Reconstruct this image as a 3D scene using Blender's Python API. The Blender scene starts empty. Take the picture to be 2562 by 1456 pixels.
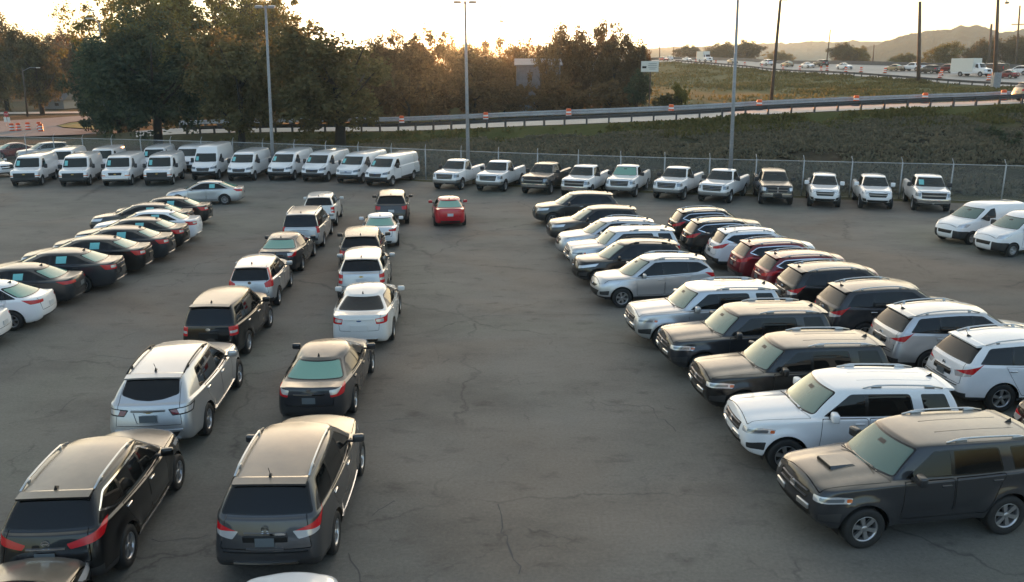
import bpy, bmesh, math, random
from mathutils import Vector, Matrix
from mathutils import noise as mnoise
from mathutils.bvhtree import BVHTree
random.seed(7)
sc = bpy.context.scene
COL = sc.collection
# ------------------------------------------------------------------ camera (fitted to the photograph: 63 degrees wide, 8 m up)
CF, CH, CX, CY, HY = 2085.0, 8.15, 1280.5, 728.0, 178.0
PITCH = math.atan((CY - HY) / CF); CP, SP = math.cos(PITCH), math.sin(PITCH)
cam = bpy.data.cameras.new('camera'); cam_ob = bpy.data.objects.new('camera', cam); COL.objects.link(cam_ob)
cam_ob.location = (0, 0, CH); cam_ob.rotation_euler = (math.pi / 2 - PITCH, 0, 0)
cam.sensor_width = 36; cam.lens = 36 * CF / 2561; cam.clip_end = 9000; sc.camera = cam_ob
# ------------------------------------------------------------------ sky and sun
SUN_EL, SUN_AZ = 2.1, -3.2            # degrees; azimuth clockwise from the view direction
SKY, EXPO, SUNP = .15, 2.84, 3.0
world = bpy.data.worlds.new('World'); sc.world = world; world.use_nodes = True
nt = world.node_tree; bg = nt.nodes['Background']
sky = nt.nodes.new('ShaderNodeTexSky'); sky.sky_type = 'NISHITA'; sky.sun_disc = False
sky.sun_elevation = math.radians(SUN_EL + 1.2); sky.sun_rotation = math.radians(SUN_AZ); sky.altitude = 200; sky.air_density = 1.0; sky.dust_density = 2.0; sky.ozone_density = 1.5
# added sky gradient, steers reflections: brighter and warmer round the sunset, dimmer behind the camera
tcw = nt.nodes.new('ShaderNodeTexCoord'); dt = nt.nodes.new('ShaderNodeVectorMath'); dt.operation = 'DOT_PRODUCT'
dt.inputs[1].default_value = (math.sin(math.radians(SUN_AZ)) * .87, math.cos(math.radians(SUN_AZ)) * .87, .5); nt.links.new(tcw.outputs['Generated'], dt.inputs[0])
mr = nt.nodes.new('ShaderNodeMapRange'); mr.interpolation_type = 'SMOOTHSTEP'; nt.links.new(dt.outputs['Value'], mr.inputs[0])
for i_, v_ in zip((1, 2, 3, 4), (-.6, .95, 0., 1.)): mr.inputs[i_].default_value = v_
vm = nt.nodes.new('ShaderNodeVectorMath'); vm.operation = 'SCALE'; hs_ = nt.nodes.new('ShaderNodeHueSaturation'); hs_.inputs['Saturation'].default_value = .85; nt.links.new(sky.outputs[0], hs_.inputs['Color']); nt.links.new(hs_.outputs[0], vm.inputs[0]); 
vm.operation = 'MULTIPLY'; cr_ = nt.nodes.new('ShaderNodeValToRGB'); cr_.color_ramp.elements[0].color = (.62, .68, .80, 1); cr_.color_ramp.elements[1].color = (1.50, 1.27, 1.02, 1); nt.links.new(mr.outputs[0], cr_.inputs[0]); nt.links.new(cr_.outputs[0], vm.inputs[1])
# added soft clip: very bright parts of the sky are compressed to weaken glints, c / (1 + c / k)
d1 = nt.nodes.new('ShaderNodeVectorMath'); d1.operation = 'MULTIPLY_ADD'; d1.inputs[1].default_value = (1 / 9, 1 / 9, 1 / 9); d1.inputs[2].default_value = (1, 1, 1); nt.links.new(vm.outputs[0], d1.inputs[0])
d2 = nt.nodes.new('ShaderNodeVectorMath'); d2.operation = 'DIVIDE'; nt.links.new(vm.outputs[0], d2.inputs[0]); nt.links.new(d1.outputs[0], d2.inputs[1])
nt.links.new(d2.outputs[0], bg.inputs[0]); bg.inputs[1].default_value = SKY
sun = bpy.data.lights.new('sun', 'SUN'); sun.energy = SUNP; sun.angle = math.radians(.5); sun.color = (1, .36, .11)
sun_ob = bpy.data.objects.new('sun', sun); COL.objects.link(sun_ob)
e, a = math.radians(SUN_EL), math.radians(SUN_AZ)
sun_ob.rotation_euler = Vector((-math.cos(e) * math.sin(a), -math.cos(e) * math.cos(a), -math.sin(e))).to_track_quat('-Z', 'Y').to_euler()
sun_ob.location = (0, 0, 60)
vs_ = sc.view_settings; vs_.view_transform = 'Standard'; vs_.look = 'None'; vs_.exposure = EXPO; vs_.gamma = 1
sc.cycles.use_denoising = True; sc.cycles.max_bounces = 6; sc.cycles.transparent_max_bounces = 16; sc.cycles.volume_bounces = 1; sc.cycles.sample_clamp_indirect = 8
def W(px, py, D):
    """the point at depth D (metres along +Y) behind photograph pixel px, py (2561 wide)"""
    u, v = (px - CX) / CF, (py - CY) / CF
    dy, dz = CP - v * SP, -SP - v * CP
    t = D / dy; return Vector((u * t, D, CH + dz * t))
def WZ(px, D, z):
    zc = D * CP - (z - CH) * SP; return Vector(((px - CX) / CF * zc, D, z))
def G(px, py, z=0.):
    u, v = (px - CX) / CF, (py - CY) / CF
    t = (z - CH) / (-SP - v * CP); return Vector((u * t, (CP - v * SP) * t, z))
def obj(name, me, mat=None, parent=None, loc=None):
    o = bpy.data.objects.new(name, me); COL.objects.link(o)
    if mat is not None and me is not None and not me.materials: me.materials.append(mat)
    if parent: o.parent = parent
    if loc is not None: o.location = loc
    return o
def empty(name, loc, rz=0.):
    o = bpy.data.objects.new(name, None); o.empty_display_size = .4; COL.objects.link(o); o.location = loc; o.rotation_euler = (0, 0, rz); return o
def tag(o, label, cat, grp=None):
    o['label'] = label; o['category'] = cat
    if grp: o['group'] = grp
    return o
def structure(o): o['kind'] = 'structure'; return o
def stuff(o): o['kind'] = 'stuff'; return o
HAZE = .00022
# ------------------------------------------------------------------ materials
def new_mat(name):
    m = bpy.data.materials.new(name); m.use_nodes = True; nt = m.node_tree
    return m, nt, nt.nodes['Principled BSDF']
def simple(name, col, rough=.5, metal=0., spec=.5, coat=0., coatr=.03, ior=None):
    m, nt, b = new_mat(name)
    b.inputs['Base Color'].default_value = (*col, 1); b.inputs['Roughness'].default_value = rough; b.inputs['Metallic'].default_value = metal
    b.inputs['Specular IOR Level'].default_value = spec; b.inputs['Coat Weight'].default_value = coat; b.inputs['Coat Roughness'].default_value = coatr
    if ior: b.inputs['IOR'].default_value = ior
    return m
def noise(nt, scale, detail=3, rough=.55, coord='Object', dist=0., vec=None):
    n = nt.nodes.new('ShaderNodeTexNoise'); n.inputs['Scale'].default_value = scale; n.inputs['Detail'].default_value = detail; n.inputs['Roughness'].default_value = rough; n.inputs['Distortion'].default_value = dist
    if vec is None:
        tc = nt.nodes.new('ShaderNodeTexCoord'); vec = tc.outputs[coord]
    nt.links.new(vec, n.inputs['Vector']); return n
def ramp(nt, src, stops):
    r = nt.nodes.new('ShaderNodeValToRGB'); els = r.color_ramp.elements
    while len(els) < len(stops): els.new(.5)
    for e, (p, c) in zip(els, stops): e.position = p; e.color = (*c, 1) if len(c) == 3 else c
    nt.links.new(src, r.inputs['Fac']); return r
def mixc(nt, fac, a, b, mode='MIX'):
    m = nt.nodes.new('ShaderNodeMix'); m.data_type = 'RGBA'; m.blend_type = mode
    for k, v in ((0, fac), (6, a), (7, b)):
        if hasattr(v, 'is_linked') or hasattr(v, 'links'): nt.links.new(v, m.inputs[k])
        elif k == 0: m.inputs[0].default_value = v
        else: m.inputs[k].default_value = (*v, 1)
    return m.outputs[2]
def math_(nt, op, a, b=0., clamp=False):
    n = nt.nodes.new('ShaderNodeMath'); n.operation = op; n.use_clamp = clamp
    for i, v in enumerate((a, b)):
        if hasattr(v, 'links'): nt.links.new(v, n.inputs[i])
        else: n.inputs[i].default_value = v
    return n.outputs[0]
M = {}
def paint(name, col, metal=0., rough=.35, dust=.4):
    """car paint with clear coat and a thin, uneven film of dust that lies on upward faces"""
    m, nt, b = new_mat('paint_' + name)
    geo = nt.nodes.new('ShaderNodeNewGeometry'); sx = nt.nodes.new('ShaderNodeSeparateXYZ'); nt.links.new(geo.outputs['Normal'], sx.inputs[0])
    up = math_(nt, 'MULTIPLY', math_(nt, 'SUBTRACT', sx.outputs['Z'], .72, True), 3.6, True)
    n = noise(nt, 1.7, 4, .6); oi = nt.nodes.new('ShaderNodeObjectInfo')
    va = nt.nodes.new('ShaderNodeVectorMath'); va.operation = 'ADD'; tc = nt.nodes.new('ShaderNodeTexCoord'); nt.links.new(tc.outputs['Object'], va.inputs[0]); nt.links.new(oi.outputs['Location'], va.inputs[1]); nt.links.new(va.outputs[0], n.inputs['Vector'])
    f = math_(nt, 'MULTIPLY', math_(nt, 'MULTIPLY', up, math_(nt, 'ADD', n.outputs['Fac'], .45)), dust, True)
    c = mixc(nt, f, col, (.37, .295, .21)); nt.links.new(c, b.inputs['Base Color'])
    b.inputs['Metallic'].default_value = metal; b.inputs['Roughness'].default_value = rough; b.inputs['Specular IOR Level'].default_value = .15
    b.inputs['Coat Weight'].default_value = 1.0
    cr = math_(nt, 'MULTIPLY_ADD', f, .35); cr.node.inputs[2].default_value = .04; nt.links.new(cr, b.inputs['Coat Roughness'])
    return m
P = {}
P['white'] = paint('white', (.80, .80, .80), 0, .4, .10)
P['pearl'] = paint('pearl', (.70, .69, .66), 0, .4, .16)
P['silver'] = paint('silver', (.52, .53, .54), .75, .38, .16)
P['champagne'] = paint('champagne', (.62, .60, .55), .6, .38, .2)
P['grey'] = paint('grey', (.030, .031, .035), .3, .4, .52)
P['midgrey'] = paint('midgrey', (.060, .060, .063), .4, .4, .5)
P['slate'] = paint('slate', (.026, .029, .034), .3, .4, .6)
P['brown'] = paint('brown', (.040, .036, .033), .3, .4, .65)
P['black'] = paint('black', (.005, .005, .0055), 0, .35, .55)
P['red'] = paint('red', (.36, .018, .022), .2, .35, .3)
P['maroon'] = paint('maroon', (.16, .014, .020), .3, .35, .4)
P['bright_red'] = paint('bright_red', (.50, .02, .03), .1, .35, .3)
M['glass'] = simple('tinted_glass', (.005, .0055, .0055), .02, 0, .5, ior=1.42)
M['darkwind'] = simple('shaded_window_glass', (.016, .021, .019), .02, 0, .5, ior=1.5)
M['wind'] = simple('window_glass', (.036, .068, .060), .02, 0, .5, ior=2.0); M['wind'].node_tree.nodes['Principled BSDF'].inputs['Specular Tint'].default_value = (.78, 1, .94, 1)
M['green'] = simple('pale_green_glass', (.17, .33, .26), .03, 0, .5, ior=1.5)
M['trim'] = simple('black_trim', (.008, .008, .008), .25)
M['plastic'] = simple('grey_plastic', (.028, .028, .029), .55)
M['dark'] = simple('dark_grille', (.006, .006, .006), .5)
M['chrome'] = simple('chrome', (.75, .75, .75), .10, 1.)
M['silver'] = simple('satin_silver', (.55, .56, .57), .28, .9)
M['grey'] = simple('grey_metal', (.22, .22, .23), .35, .8)
M['alloy'] = simple('alloy', (.48, .48, .49), .3, .85)
M['alloy_in'] = simple('wheel_inside', (.008, .008, .008), .6)
M['steel'] = simple('steel_wheel', (.30, .30, .30), .4, .6)
M['red'] = simple('red_lens', (.52, .008, .014), .22, 0, .5, .25)
M['redlens'] = simple('dark_red_lens', (.16, .006, .01), .06, 0, .5, 1.)
M['lens'] = simple('clear_lens', (.55, .53, .52), .12, .3, .5, 1.)
M['lamp'] = simple('headlamp', (.60, .61, .63), .16, .4, .5, .6)
M['greylamp'] = simple('smoked_headlamp', (.20, .22, .24), .10, .5, .5, .8)
M['amber'] = simple('amber_lens', (.55, .10, .02), .08, 0, .5, 1.)
M['tyre'] = simple('tyre_rubber', (.014, .014, .014), .75)
M['plate'] = simple('plate_white', (.52, .55, .57), .4)
M['darkplate'] = simple('plate_grey', (.12, .14, .15), .4)
M['sticker'] = simple('teal_paper', (.16, .50, .50), .5)
M['gold'] = simple('gold_badge', (.62, .42, .12), .3, .6)
M['blue'] = simple('blue_badge', (.04, .10, .26), .25, .2)
M['bedmat'] = simple('bed_liner', (.09, .09, .09), .6)
# ------------------------------------------------------------------ vehicles
def lerp(a, b, t): return a + (b - a) * t
def interp(pts, x):
    if x <= pts[0][0]: return pts[0][1]
    for (x0, z0), (x1, z1) in zip(pts, pts[1:]):
        if x <= x1:
            t = (x - x0) / (x1 - x0); return lerp(z0, z1, t)
    return pts[-1][1]
def sinterp(pts, x):
    # smooth piecewise interpolation
    if x <= pts[0][0]: return pts[0][1]
    for i in range(len(pts) - 1):
        x0, z0 = pts[i]; x1, z1 = pts[i + 1]
        if x <= x1:
            t = (x - x0) / (x1 - x0)
            m0 = (z1 - z0) if i == 0 else (z1 - pts[i - 1][1]) / (x1 - pts[i - 1][0]) * (x1 - x0)
            m1 = (z1 - z0) if i == len(pts) - 2 else (pts[i + 2][1] - z0) / (pts[i + 2][0] - x0) * (x1 - x0)
            t2, t3 = t * t, t * t * t
            return (2*t3 - 3*t2 + 1)*z0 + (t3 - 2*t2 + t)*m0 + (-2*t3 + 3*t2)*z1 + (t3 - t2)*m1
    return pts[-1][1]
NFR, NCO, NSI = 5, 3, 11
def half_loop(r):
    out = []
    wF, wM, wR = r['w']; xF, xR = r['xF'], r['xR']; bF, bR = r['bow']; cFx, cFy = r['cF']; cRx, cRy = r['cR']
    zF, zR, zS = r['zF'], r['zR'], r['zS']; crF, crR = r.get('crown', (0, 0))
    yc = wF - cFy
    for i in range(NFR):
        y = yc * i / (NFR - 1); out.append((xF - bF * (y / wF) ** 2, y, zF + crF * (1 - (y / wF) ** 2)))
    x0 = out[-1][0]
    xs0 = x0 - cFx
    yr = wR - cRy
    xr0 = xR + bR * (yr / wR) ** 2
    xs1 = xr0 + cRx
    for i in range(1, NCO + 1):
        a = math.pi / 2 * i / NCO
        z0 = zF + crF * (1 - (yc / wF) ** 2)
        out.append((x0 - cFx * (1 - math.cos(a)), yc + cFy * math.sin(a), lerp(z0, zS(xs0), math.sin(a) ** 1.0)))
    xm = (xs0 + xs1) / 2
    for i in range(1, NSI + 1):
        t = i / (NSI + 1)
        if 'g' in r: t = interp(r['g'], t)
        x = lerp(xs0, xs1, t)
        k = ((x - xm) / (xs0 - xm)) ** 2
        w = wM - (wM - (wF if x > xm else wR)) * k
        out.append((x, w, zS(x)))
    for i in range(NCO, 0, -1):
        a = math.pi / 2 * i / NCO
        z0 = zR + crR * (1 - (yr / wR) ** 2)
        out.append((xr0 + cRx * (1 - math.cos(a)), yr + cRy * math.sin(a), lerp(z0, zS(xs1), math.sin(a))))
    for i in range(NFR - 1, -1, -1):
        y = yr * i / (NFR - 1); out.append((xR + bR * (y / wR) ** 2, y, zR + crR * (1 - (y / wR) ** 2)))
    return [Vector(p) for p in out]

def inpoly(p, poly):
    x, y = p; c = False; j = len(poly) - 1
    for i in range(len(poly)):
        xi, yi = poly[i]; xj, yj = poly[j]
        if (yi > y) != (yj > y) and x < (xj - xi) * (y - yi) / (yj - yi) + xi: c = not c
        j = i
    return c
def rpoly(pts, r, n=3):
    # polygon with rounded corners; r is one radius or one per corner
    out = []; N = len(pts)
    for i in range(N):
        p = Vector(pts[i]); a = Vector(pts[i - 1]); b = Vector(pts[(i + 1) % N])
        rr = r[i] if isinstance(r, (list, tuple)) else r
        da, db = (a - p), (b - p)
        q = min(rr, da.length * .45, db.length * .45)
        if q < 1e-4: out.append(tuple(p)); continue
        pa, pb = p + da.normalized() * q, p + db.normalized() * q
        for k in range(n + 1):
            t = k / n; out.append(tuple(pa * (1 - t) ** 2 + p * 2 * t * (1 - t) + pb * t * t))
    return out
def inset(poly, d):
    N = len(poly); A = sum(poly[i - 1][0] * poly[i][1] - poly[i][0] * poly[i - 1][1] for i in range(N))
    s = 1 if A > 0 else -1; out = []
    for i in range(N):
        p = Vector(poly[i]); e0 = (p - Vector(poly[i - 1])); e1 = (Vector(poly[(i + 1) % N]) - p)
        if e0.length < 1e-6: e0 = e1
        if e1.length < 1e-6: e1 = e0
        n0 = Vector((-e0.y, e0.x)).normalized() * s; n1 = Vector((-e1.y, e1.x)).normalized() * s
        m = n0 + n1
        m = m / max(m.length_squared * .5, .35)
        out.append(tuple(p + m * d))
    return out
def circle(c, r, n=28): return [(c[0] + r * math.cos(2 * math.pi * i / n), c[1] + r * math.sin(2 * math.pi * i / n)) for i in range(n)]

class Cutter:
    def __init__(s, bm):
        s.bm = bm; s.tag = bm.faces.layers.int.new('part'); bm.normal_update(); s.names = ['body']
    def tid(s, name):
        s.names.append(name); return len(s.names) - 1
    def cut(s, poly, U, V, filt, tag):
        bm = s.bm; U = Vector(U).normalized(); V = Vector(V).normalized(); e = 1e-4
        us = [p[0] for p in poly]; vs = [p[1] for p in poly]; u0, u1, v0, v1 = min(us) - e, max(us) + e, min(vs) - e, max(vs) + e
        def box(f):
            a = [(v.co.dot(U), v.co.dot(V)) for v in f.verts]
            return min(q[0] for q in a), max(q[0] for q in a), min(q[1] for q in a), max(q[1] for q in a)
        cand = {}
        for f in bm.faces:
            if not filt(f): continue
            b = box(f)
            if b[1] > u0 and b[0] < u1 and b[3] > v0 and b[2] < v1: cand[f] = b
        for i in range(len(poly)):
            (ax, ay), (bx, by) = poly[i - 1], poly[i]
            dx, dy = bx - ax, by - ay
            ln = math.hypot(dx, dy)
            if ln < 1e-6: continue
            x0, x1, y0, y1 = min(ax, bx) - e, max(ax, bx) + e, min(ay, by) - e, max(ay, by) + e
            sel = [f for f, b in cand.items() if b[1] > x0 and b[0] < x1 and b[3] > y0 and b[2] < y1]
            if not sel: continue
            ge = set(sel)
            for f in sel: ge.update(f.verts); ge.update(f.edges)
            res = bmesh.ops.bisect_plane(bm, geom=list(ge), dist=2e-5, plane_co=U * ax + V * ay, plane_no=U * (dy / ln) - V * (dx / ln))
            for f in sel: cand.pop(f)
            for g in res['geom']:
                if isinstance(g, bmesh.types.BMFace) and g.is_valid: cand[g] = box(g)
        n = 0
        for f in cand:
            c = f.calc_center_median()
            if inpoly((c.dot(U), c.dot(V)), poly): f[s.tag] = tag; n += 1
        return n
    def side(s, poly, name, sg, ymin=.3, ny=.3, offs=None):
        t = s.tid(name) if isinstance(name, str) else name
        s.cut(poly, (1, 0, 0), (0, 0, 1), lambda f: f.calc_center_median().y * sg > ymin and f.normal.y * sg > ny, t); return t
    def sides(s, poly, name, **k):
        return [s.side(poly, name, sg, **k) for sg in (1, -1)]
    def end(s, poly, name, d, nx=.12, xlim=None, top=None):      # d = 1 front, -1 rear; poly in (y, z)
        t = s.tid(name) if isinstance(name, str) else name
        s.cut(poly, (0, 1, 0), (0, 0, 1), lambda f: f.normal.x * d > nx and f.calc_center_median().x * d > (xlim if xlim is not None else 0), t); return t
    def topc(s, poly, name, nz=.3, zmin=0):                        # poly in (x, y)
        t = s.tid(name) if isinstance(name, str) else name
        s.cut(poly, (1, 0, 0), (0, 1, 0), lambda f: f.normal.z > nz and f.calc_center_median().z > zmin, t); return t
    def corner(s, pts3, name, d, sg, yaw=45, r=.02):               # lamp that wraps a corner: 3D points near the surface
        t = s.tid(name) if isinstance(name, str) else name
        D = Vector((d * math.cos(math.radians(yaw)), sg * math.sin(math.radians(yaw)), 0)); U = Vector((-D.y, D.x, 0))
        poly = [(Vector((p[0], p[1] * sg, p[2])).dot(U), p[2]) for p in pts3]
        s.cut(rpoly(poly, r), U, (0, 0, 1), lambda f: f.normal.dot(D) > .25 and f.calc_center_median().x * d > 0 and f.calc_center_median().y * sg > 0, t); return t
GAP = -1
def mesh_from(verts, faces, name, smooth=False, normals=None):
    me = bpy.data.meshes.new(name); me.from_pydata(verts, [], faces)
    if smooth:
        me.polygons.foreach_set('use_smooth', [True] * len(me.polygons))
        if normals: me.normals_split_custom_set_from_vertices(normals)
    me.update(); return me
def bm_box(bm, c, d, rot=None, bev=0.0, seg=2):
    r = bmesh.ops.create_cube(bm, size=1)
    M = Matrix.Translation(Vector(c)) @ (rot if rot else Matrix.Identity(4)) @ Matrix.Diagonal((d[0], d[1], d[2], 1))
    bmesh.ops.transform(bm, matrix=M, verts=r['verts'])
    if bev > 0:
        es = list({e for v in r['verts'] for e in v.link_edges})
        bmesh.ops.bevel(bm, geom=es, offset=bev, segments=seg, affect='EDGES', profile=.5)
def bm_tube(bm, pts, rad, n=6):
    # tube through points, flat caps
    rings = []
    for i, p in enumerate(pts):
        p = Vector(p); q = Vector(pts[min(i + 1, len(pts) - 1)]) - Vector(pts[max(i - 1, 0)])
        if q.length < 1e-9: q = Vector((0, 0, 1))
        q.normalize(); a = q.orthogonal().normalized() if abs(q.z) > .9 else q.cross(Vector((0, 0, 1))).normalized(); b = q.cross(a)
        r = rad[i] if isinstance(rad, (list, tuple)) else rad
        rings.append([bm.verts.new(p + a * r * math.cos(2*math.pi*k/n) + b * r * math.sin(2*math.pi*k/n)) for k in range(n)])
    for A, B in zip(rings, rings[1:]):
        for k in range(n): bm.faces.new((A[k], A[(k+1) % n], B[(k+1) % n], B[k]))
    bm.faces.new(rings[0][::-1]); bm.faces.new(rings[-1])
def bm_lathe_y(bm, prof, n=28, c=(0, 0, 0), mat=0):
    # prof: (radius, y); revolves about the y axis
    rings = [[bm.verts.new((c[0] + r * math.cos(2*math.pi*k/n), c[1] + y, c[2] + r * math.sin(2*math.pi*k/n))) for k in range(n)] for r, y in prof]
    for A, B in zip(rings, rings[1:]):
        for k in range(n):
            f = bm.faces.new((A[k], A[(k+1) % n], B[(k+1) % n], B[k])); f.material_index = mat; f.smooth = True
    return rings
def bm_mesh(bm, name, smooth=False):
    bmesh.ops.recalc_face_normals(bm, faces=bm.faces)
    if smooth:
        for f in bm.faces: f.smooth = True
    me = bpy.data.meshes.new(name); bm.to_mesh(me); bm.free(); return me

WHEELS = {}
def wheel_mesh(r, wd, style, near):
    key = (round(r, 3), style, near)
    if key in WHEELS: return WHEELS[key]
    n = 32 if near else 18
    rr = r * (.62 if style != 'van' else .60)
    bm = bmesh.new()
    h = wd / 2
    bm_lathe_y(bm, [(rr*.98, -h*.9), (rr*1.04, -h), (r*.93, -h), (r*.985, -h*.86), (r, -h*.5), (r, h*.5), (r*.985, h*.86), (r*.93, h), (rr*1.06, h), (rr*1.0, h*.86)], n)
    ty = bm_mesh(bm, 'wheel')
    bm = bmesh.new()      # outer face looks to +y
    bm_lathe_y(bm, [(rr*1.0, -h*.8), (rr*.90, h*.1)], n, mat=1)
    bm_lathe_y(bm, [(rr*1.02, h*.80), (rr*1.03, h*.92), (rr*.95, h*.9), (rr*.90, h*.62), (rr*.88, h*.1)], n)
    if style == 'van':
        bm_lathe_y(bm, [(rr*.93, h*.55), (rr*.8, h*.72), (rr*.62, h*.6), (rr*.55, h*.35), (rr*.3, h*.35), (rr*.27, h*.8), (rr*.0001, h*.85)], n)
        for k in range(8):
            a = 2*math.pi*k/8; 
            bm_lathe_y(bm, [(rr*.07, h*.73), (0.0001, h*.735)], 8, c=(rr*.75*math.cos(a), 0, rr*.75*math.sin(a)), mat=1)
    else:
        bm_lathe_y(bm, [(rr*.9, h*.05), (rr*.0001, h*.05)], n, mat=1)
        ns = {'six': 6, 'five': 5, 'ten': 10, 'seven': 7}[style]; sw = {'six': .30, 'five': .30, 'ten': .15, 'seven': .22}[style]
        bm_lathe_y(bm, [(rr*.24, h*.2), (rr*.23, h*.78), (rr*.18, h*.84), (rr*.0001, h*.84)], 14)
        for k in range(ns):
            a = 2*math.pi*(k + .25)/ns; ca, sa = math.cos(a), math.sin(a)
            def P(rad, t, y): return bm.verts.new((rad*ca - t*sa, y, rad*sa + t*ca))
            r0, r1 = rr*.16, rr*.94; t0, t1 = rr*sw*.42, rr*sw*.62
            A = [P(r0, -t0, h*.74), P(r0, t0, h*.74), P(r1, t1, h*.80), P(r1, -t1, h*.80)]
            B = [P(r0, -t0, h*.3), P(r0, t0, h*.3), P(r1, t1, h*.4), P(r1, -t1, h*.4)]
            bm.faces.new(A)
            for i in range(4): bm.faces.new((A[i], B[i], B[(i+1) % 4], A[(i+1) % 4]))
    rm = bpy.data.meshes.new('rim'); bm.normal_update(); bmesh.ops.recalc_face_normals(bm, faces=bm.faces); bm.to_mesh(rm); bm.free()
    WHEELS[key] = (ty, rm); return WHEELS[key]

def build_type(S):
    """S: vehicle shape. All s are metres back from the front bumper. Returns list of parts (name, mesh, mat, parent, loc, flip)."""
    L, w, gc = S['L'], S['w'], S['gc']; X = lambda s: L / 2 - s
    near = S.get('near', False)
    hf, zc, s_c = S['hf'], S['zc'], S['s_c']; zbf, zbr = S['belt']; bowc = S.get('bowc', .16)
    s_wt, s_rt, s_rb, z_rb, z_de = S['s_wt'], S['s_rt'], S['s_rb'], S['z_rb'], S['z_de']
    wr = S['wroof']; gw = S.get('gw', w - .085)
    roof = S['roof']; crown = S.get('crown', .05)
    roofz = lambda x: sinterp(roof, L / 2 - x)
    beltz = lambda x: interp([(s_c + bowc, zbf), (s_rb, zbr)], L / 2 - x)
    fp, rp = S['front'], S['rear']
    sz = S.get('side_z', [gc, gc + .10, .52, .72]); si = S.get('side_in', [.055, .012, 0, .012])
    pf, pr = S.get('pinF', .09), S.get('pinR', .07)      # how much narrower the ends are
    cF, cR = S.get('cF', (.30, .20)), S.get('cR', (.22, .18)); bF, bR = S.get('bow', (.12, .07))
    rings = []
    # side shoulder height: hood edge in front, belt at the side, deck edge behind
    hfs = S.get('hfs', hf - .03)
    sh = lambda x: interp([(S.get('s_fe', .30), hfs), (s_c + bowc * .6, zbf - .03), (s_rb, zbr - .03), (L - .25, min(zbr - .03, z_de - .03 + S.get('deck_side', 0)))], L / 2 - x)
    def body(i):
        zf, df = fp[i]; zr, dr = rp[i]
        inn = si[i] if i < 4 else .035
        zs = (lambda x, z=sz[i]: z) if i < 4 else sh
        ww = w - inn
        return dict(xF=X(df), xR=X(L - dr), w=(ww - pf, ww, ww - pr), bow=(bF, bR), cF=cF, cR=cR, zF=zf, zR=zr, zS=zs,
                    crown=((S.get('hcr', .03), S.get('dcr', .015)) if i == 4 else (0, 0)))
    B = [half_loop(body(i)) for i in range(5)]
    r0 = body(0); u = dict(r0); u['xF'] -= .15; u['xR'] += .15; u['w'] = tuple(q - .12 for q in r0['w']); u['zF'] = u['zR'] = gc + .01; u['zS'] = lambda x: gc + .01
    rings = [half_loop(u)] + B
    # greenhouse base
    xs0 = X(0) - bF - cF[0]; xs1 = X(L) + bR + cR[0]
    ta = (xs0 - X(s_c + bowc + .10)) / (xs0 - xs1); tb = (xs0 - X(s_rb - .12)) / (xs0 - xs1)
    ta = max(.05, ta); tb = min(.95, tb)
    g = [(0, 0), (ta, .06), (tb, .94), (1, 1)]
    cW = S.get('cW', (.07, .10)); cB = S.get('cB', (.07, .10)); bowr = S.get('bowr', .08)
    def gh(k):
        # k = 0 at the belt .. 1 at the roof edge
        xf = lerp(X(s_c), X(s_wt), k); xr = lerp(X(s_rb), X(s_rt), k) + S.get('rcurve', .02) * -math.sin(math.pi * k)
        xf += S.get('wcurve', .03) * math.sin(math.pi * k)
        hw = lerp(gw, wr, k) + S.get('tumble', .03) * math.sin(math.pi * k)
        nF, nR = S.get('gpF', .10) , S.get('gpR', .08)
        zs = lambda x: lerp(beltz(x) + .02, roofz(x) - crown - .015, k)
        zf = lerp(zc + .015, roofz(X(s_wt)) - .02, k); zr = lerp(z_rb + .015, roofz(X(s_rt)) - .02, k)
        return dict(xF=xf, xR=xr, w=(hw - nF, hw, hw - nR), bow=(bowc * (1 - .45 * k), bowr), cF=cW, cR=cB, zF=zf, zR=zr, zS=zs, g=g,
                    crown=(lerp(S.get('hcr', .03)*.6, crown * .5, k), lerp(.01, crown * .5, k)))
    GB = half_loop(gh(0))
    SH = B[4]
    hp = S.get('hoodpow', .8); hb = S.get('hoodbulge', .0)
    for t in S.get('trs', (.10, .32, .62, .90)):
        q = []
        for j, (a, b) in enumerate(zip(SH, GB)):
            p = a.lerp(b, t); p.z = lerp(a.z, b.z, t ** hp) + hb * math.sin(math.pi * t) * (1 if j < NFR + 1 else 0)
            q.append(p)
        rings.append(q)
    rings.append(GB)
    for k in (.33, .67, .93): rings.append(half_loop(gh(k)))
    RE = half_loop(gh(1)); rings.append(RE)
    # roof: rings shrinking to the centre line
    xa, xb = X(s_wt), X(s_rt)
    for sc in (.93, .72, .42, .12):
        q = []
        for p in RE:
            xm = (xa + xb) / 2; lim = (xa - xb) / 2
            ins = (1 - sc) * min(.55, lim * .8)
            x = xm + (p.x - xm) * (1 - ins / lim)
            y = p.y * sc
            z = roofz(x) - crown * (abs(y) / wr) ** 2.0
            q.append(Vector((x, y, z)))
        rings.append(q)
    # mesh
    bm = bmesh.new(); V = []
    nH = len(rings[0])
    for h in rings:
        left = [bm.verts.new(p) for p in h]; right = [bm.verts.new((p.x, -p.y, p.z)) for p in h[1:-1]]
        V.append(left + right[::-1])
    N = len(V[0])
    for A, Bq in zip(V, V[1:]):
        for k in range(N): bm.faces.new((A[k], A[(k + 1) % N], Bq[(k + 1) % N], Bq[k]))
    def close(R, flip):
        Lh = R[:nH]; Rh = [R[0]] + R[nH:][::-1] + [R[nH - 1]]
        for k in range(nH - 1):
            vs = [Lh[k], Lh[k + 1], Rh[k + 1], Rh[k]]
            seen = []; [seen.append(v) for v in vs if v not in seen]
            bm.faces.new(seen[::-1] if flip else seen)
    close(V[-1], False); close(V[0], True)
    bmesh.ops.recalc_face_normals(bm, faces=bm.faces)
    me = bpy.data.meshes.new('tmp'); bm.to_mesh(me); bm.free()
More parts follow.
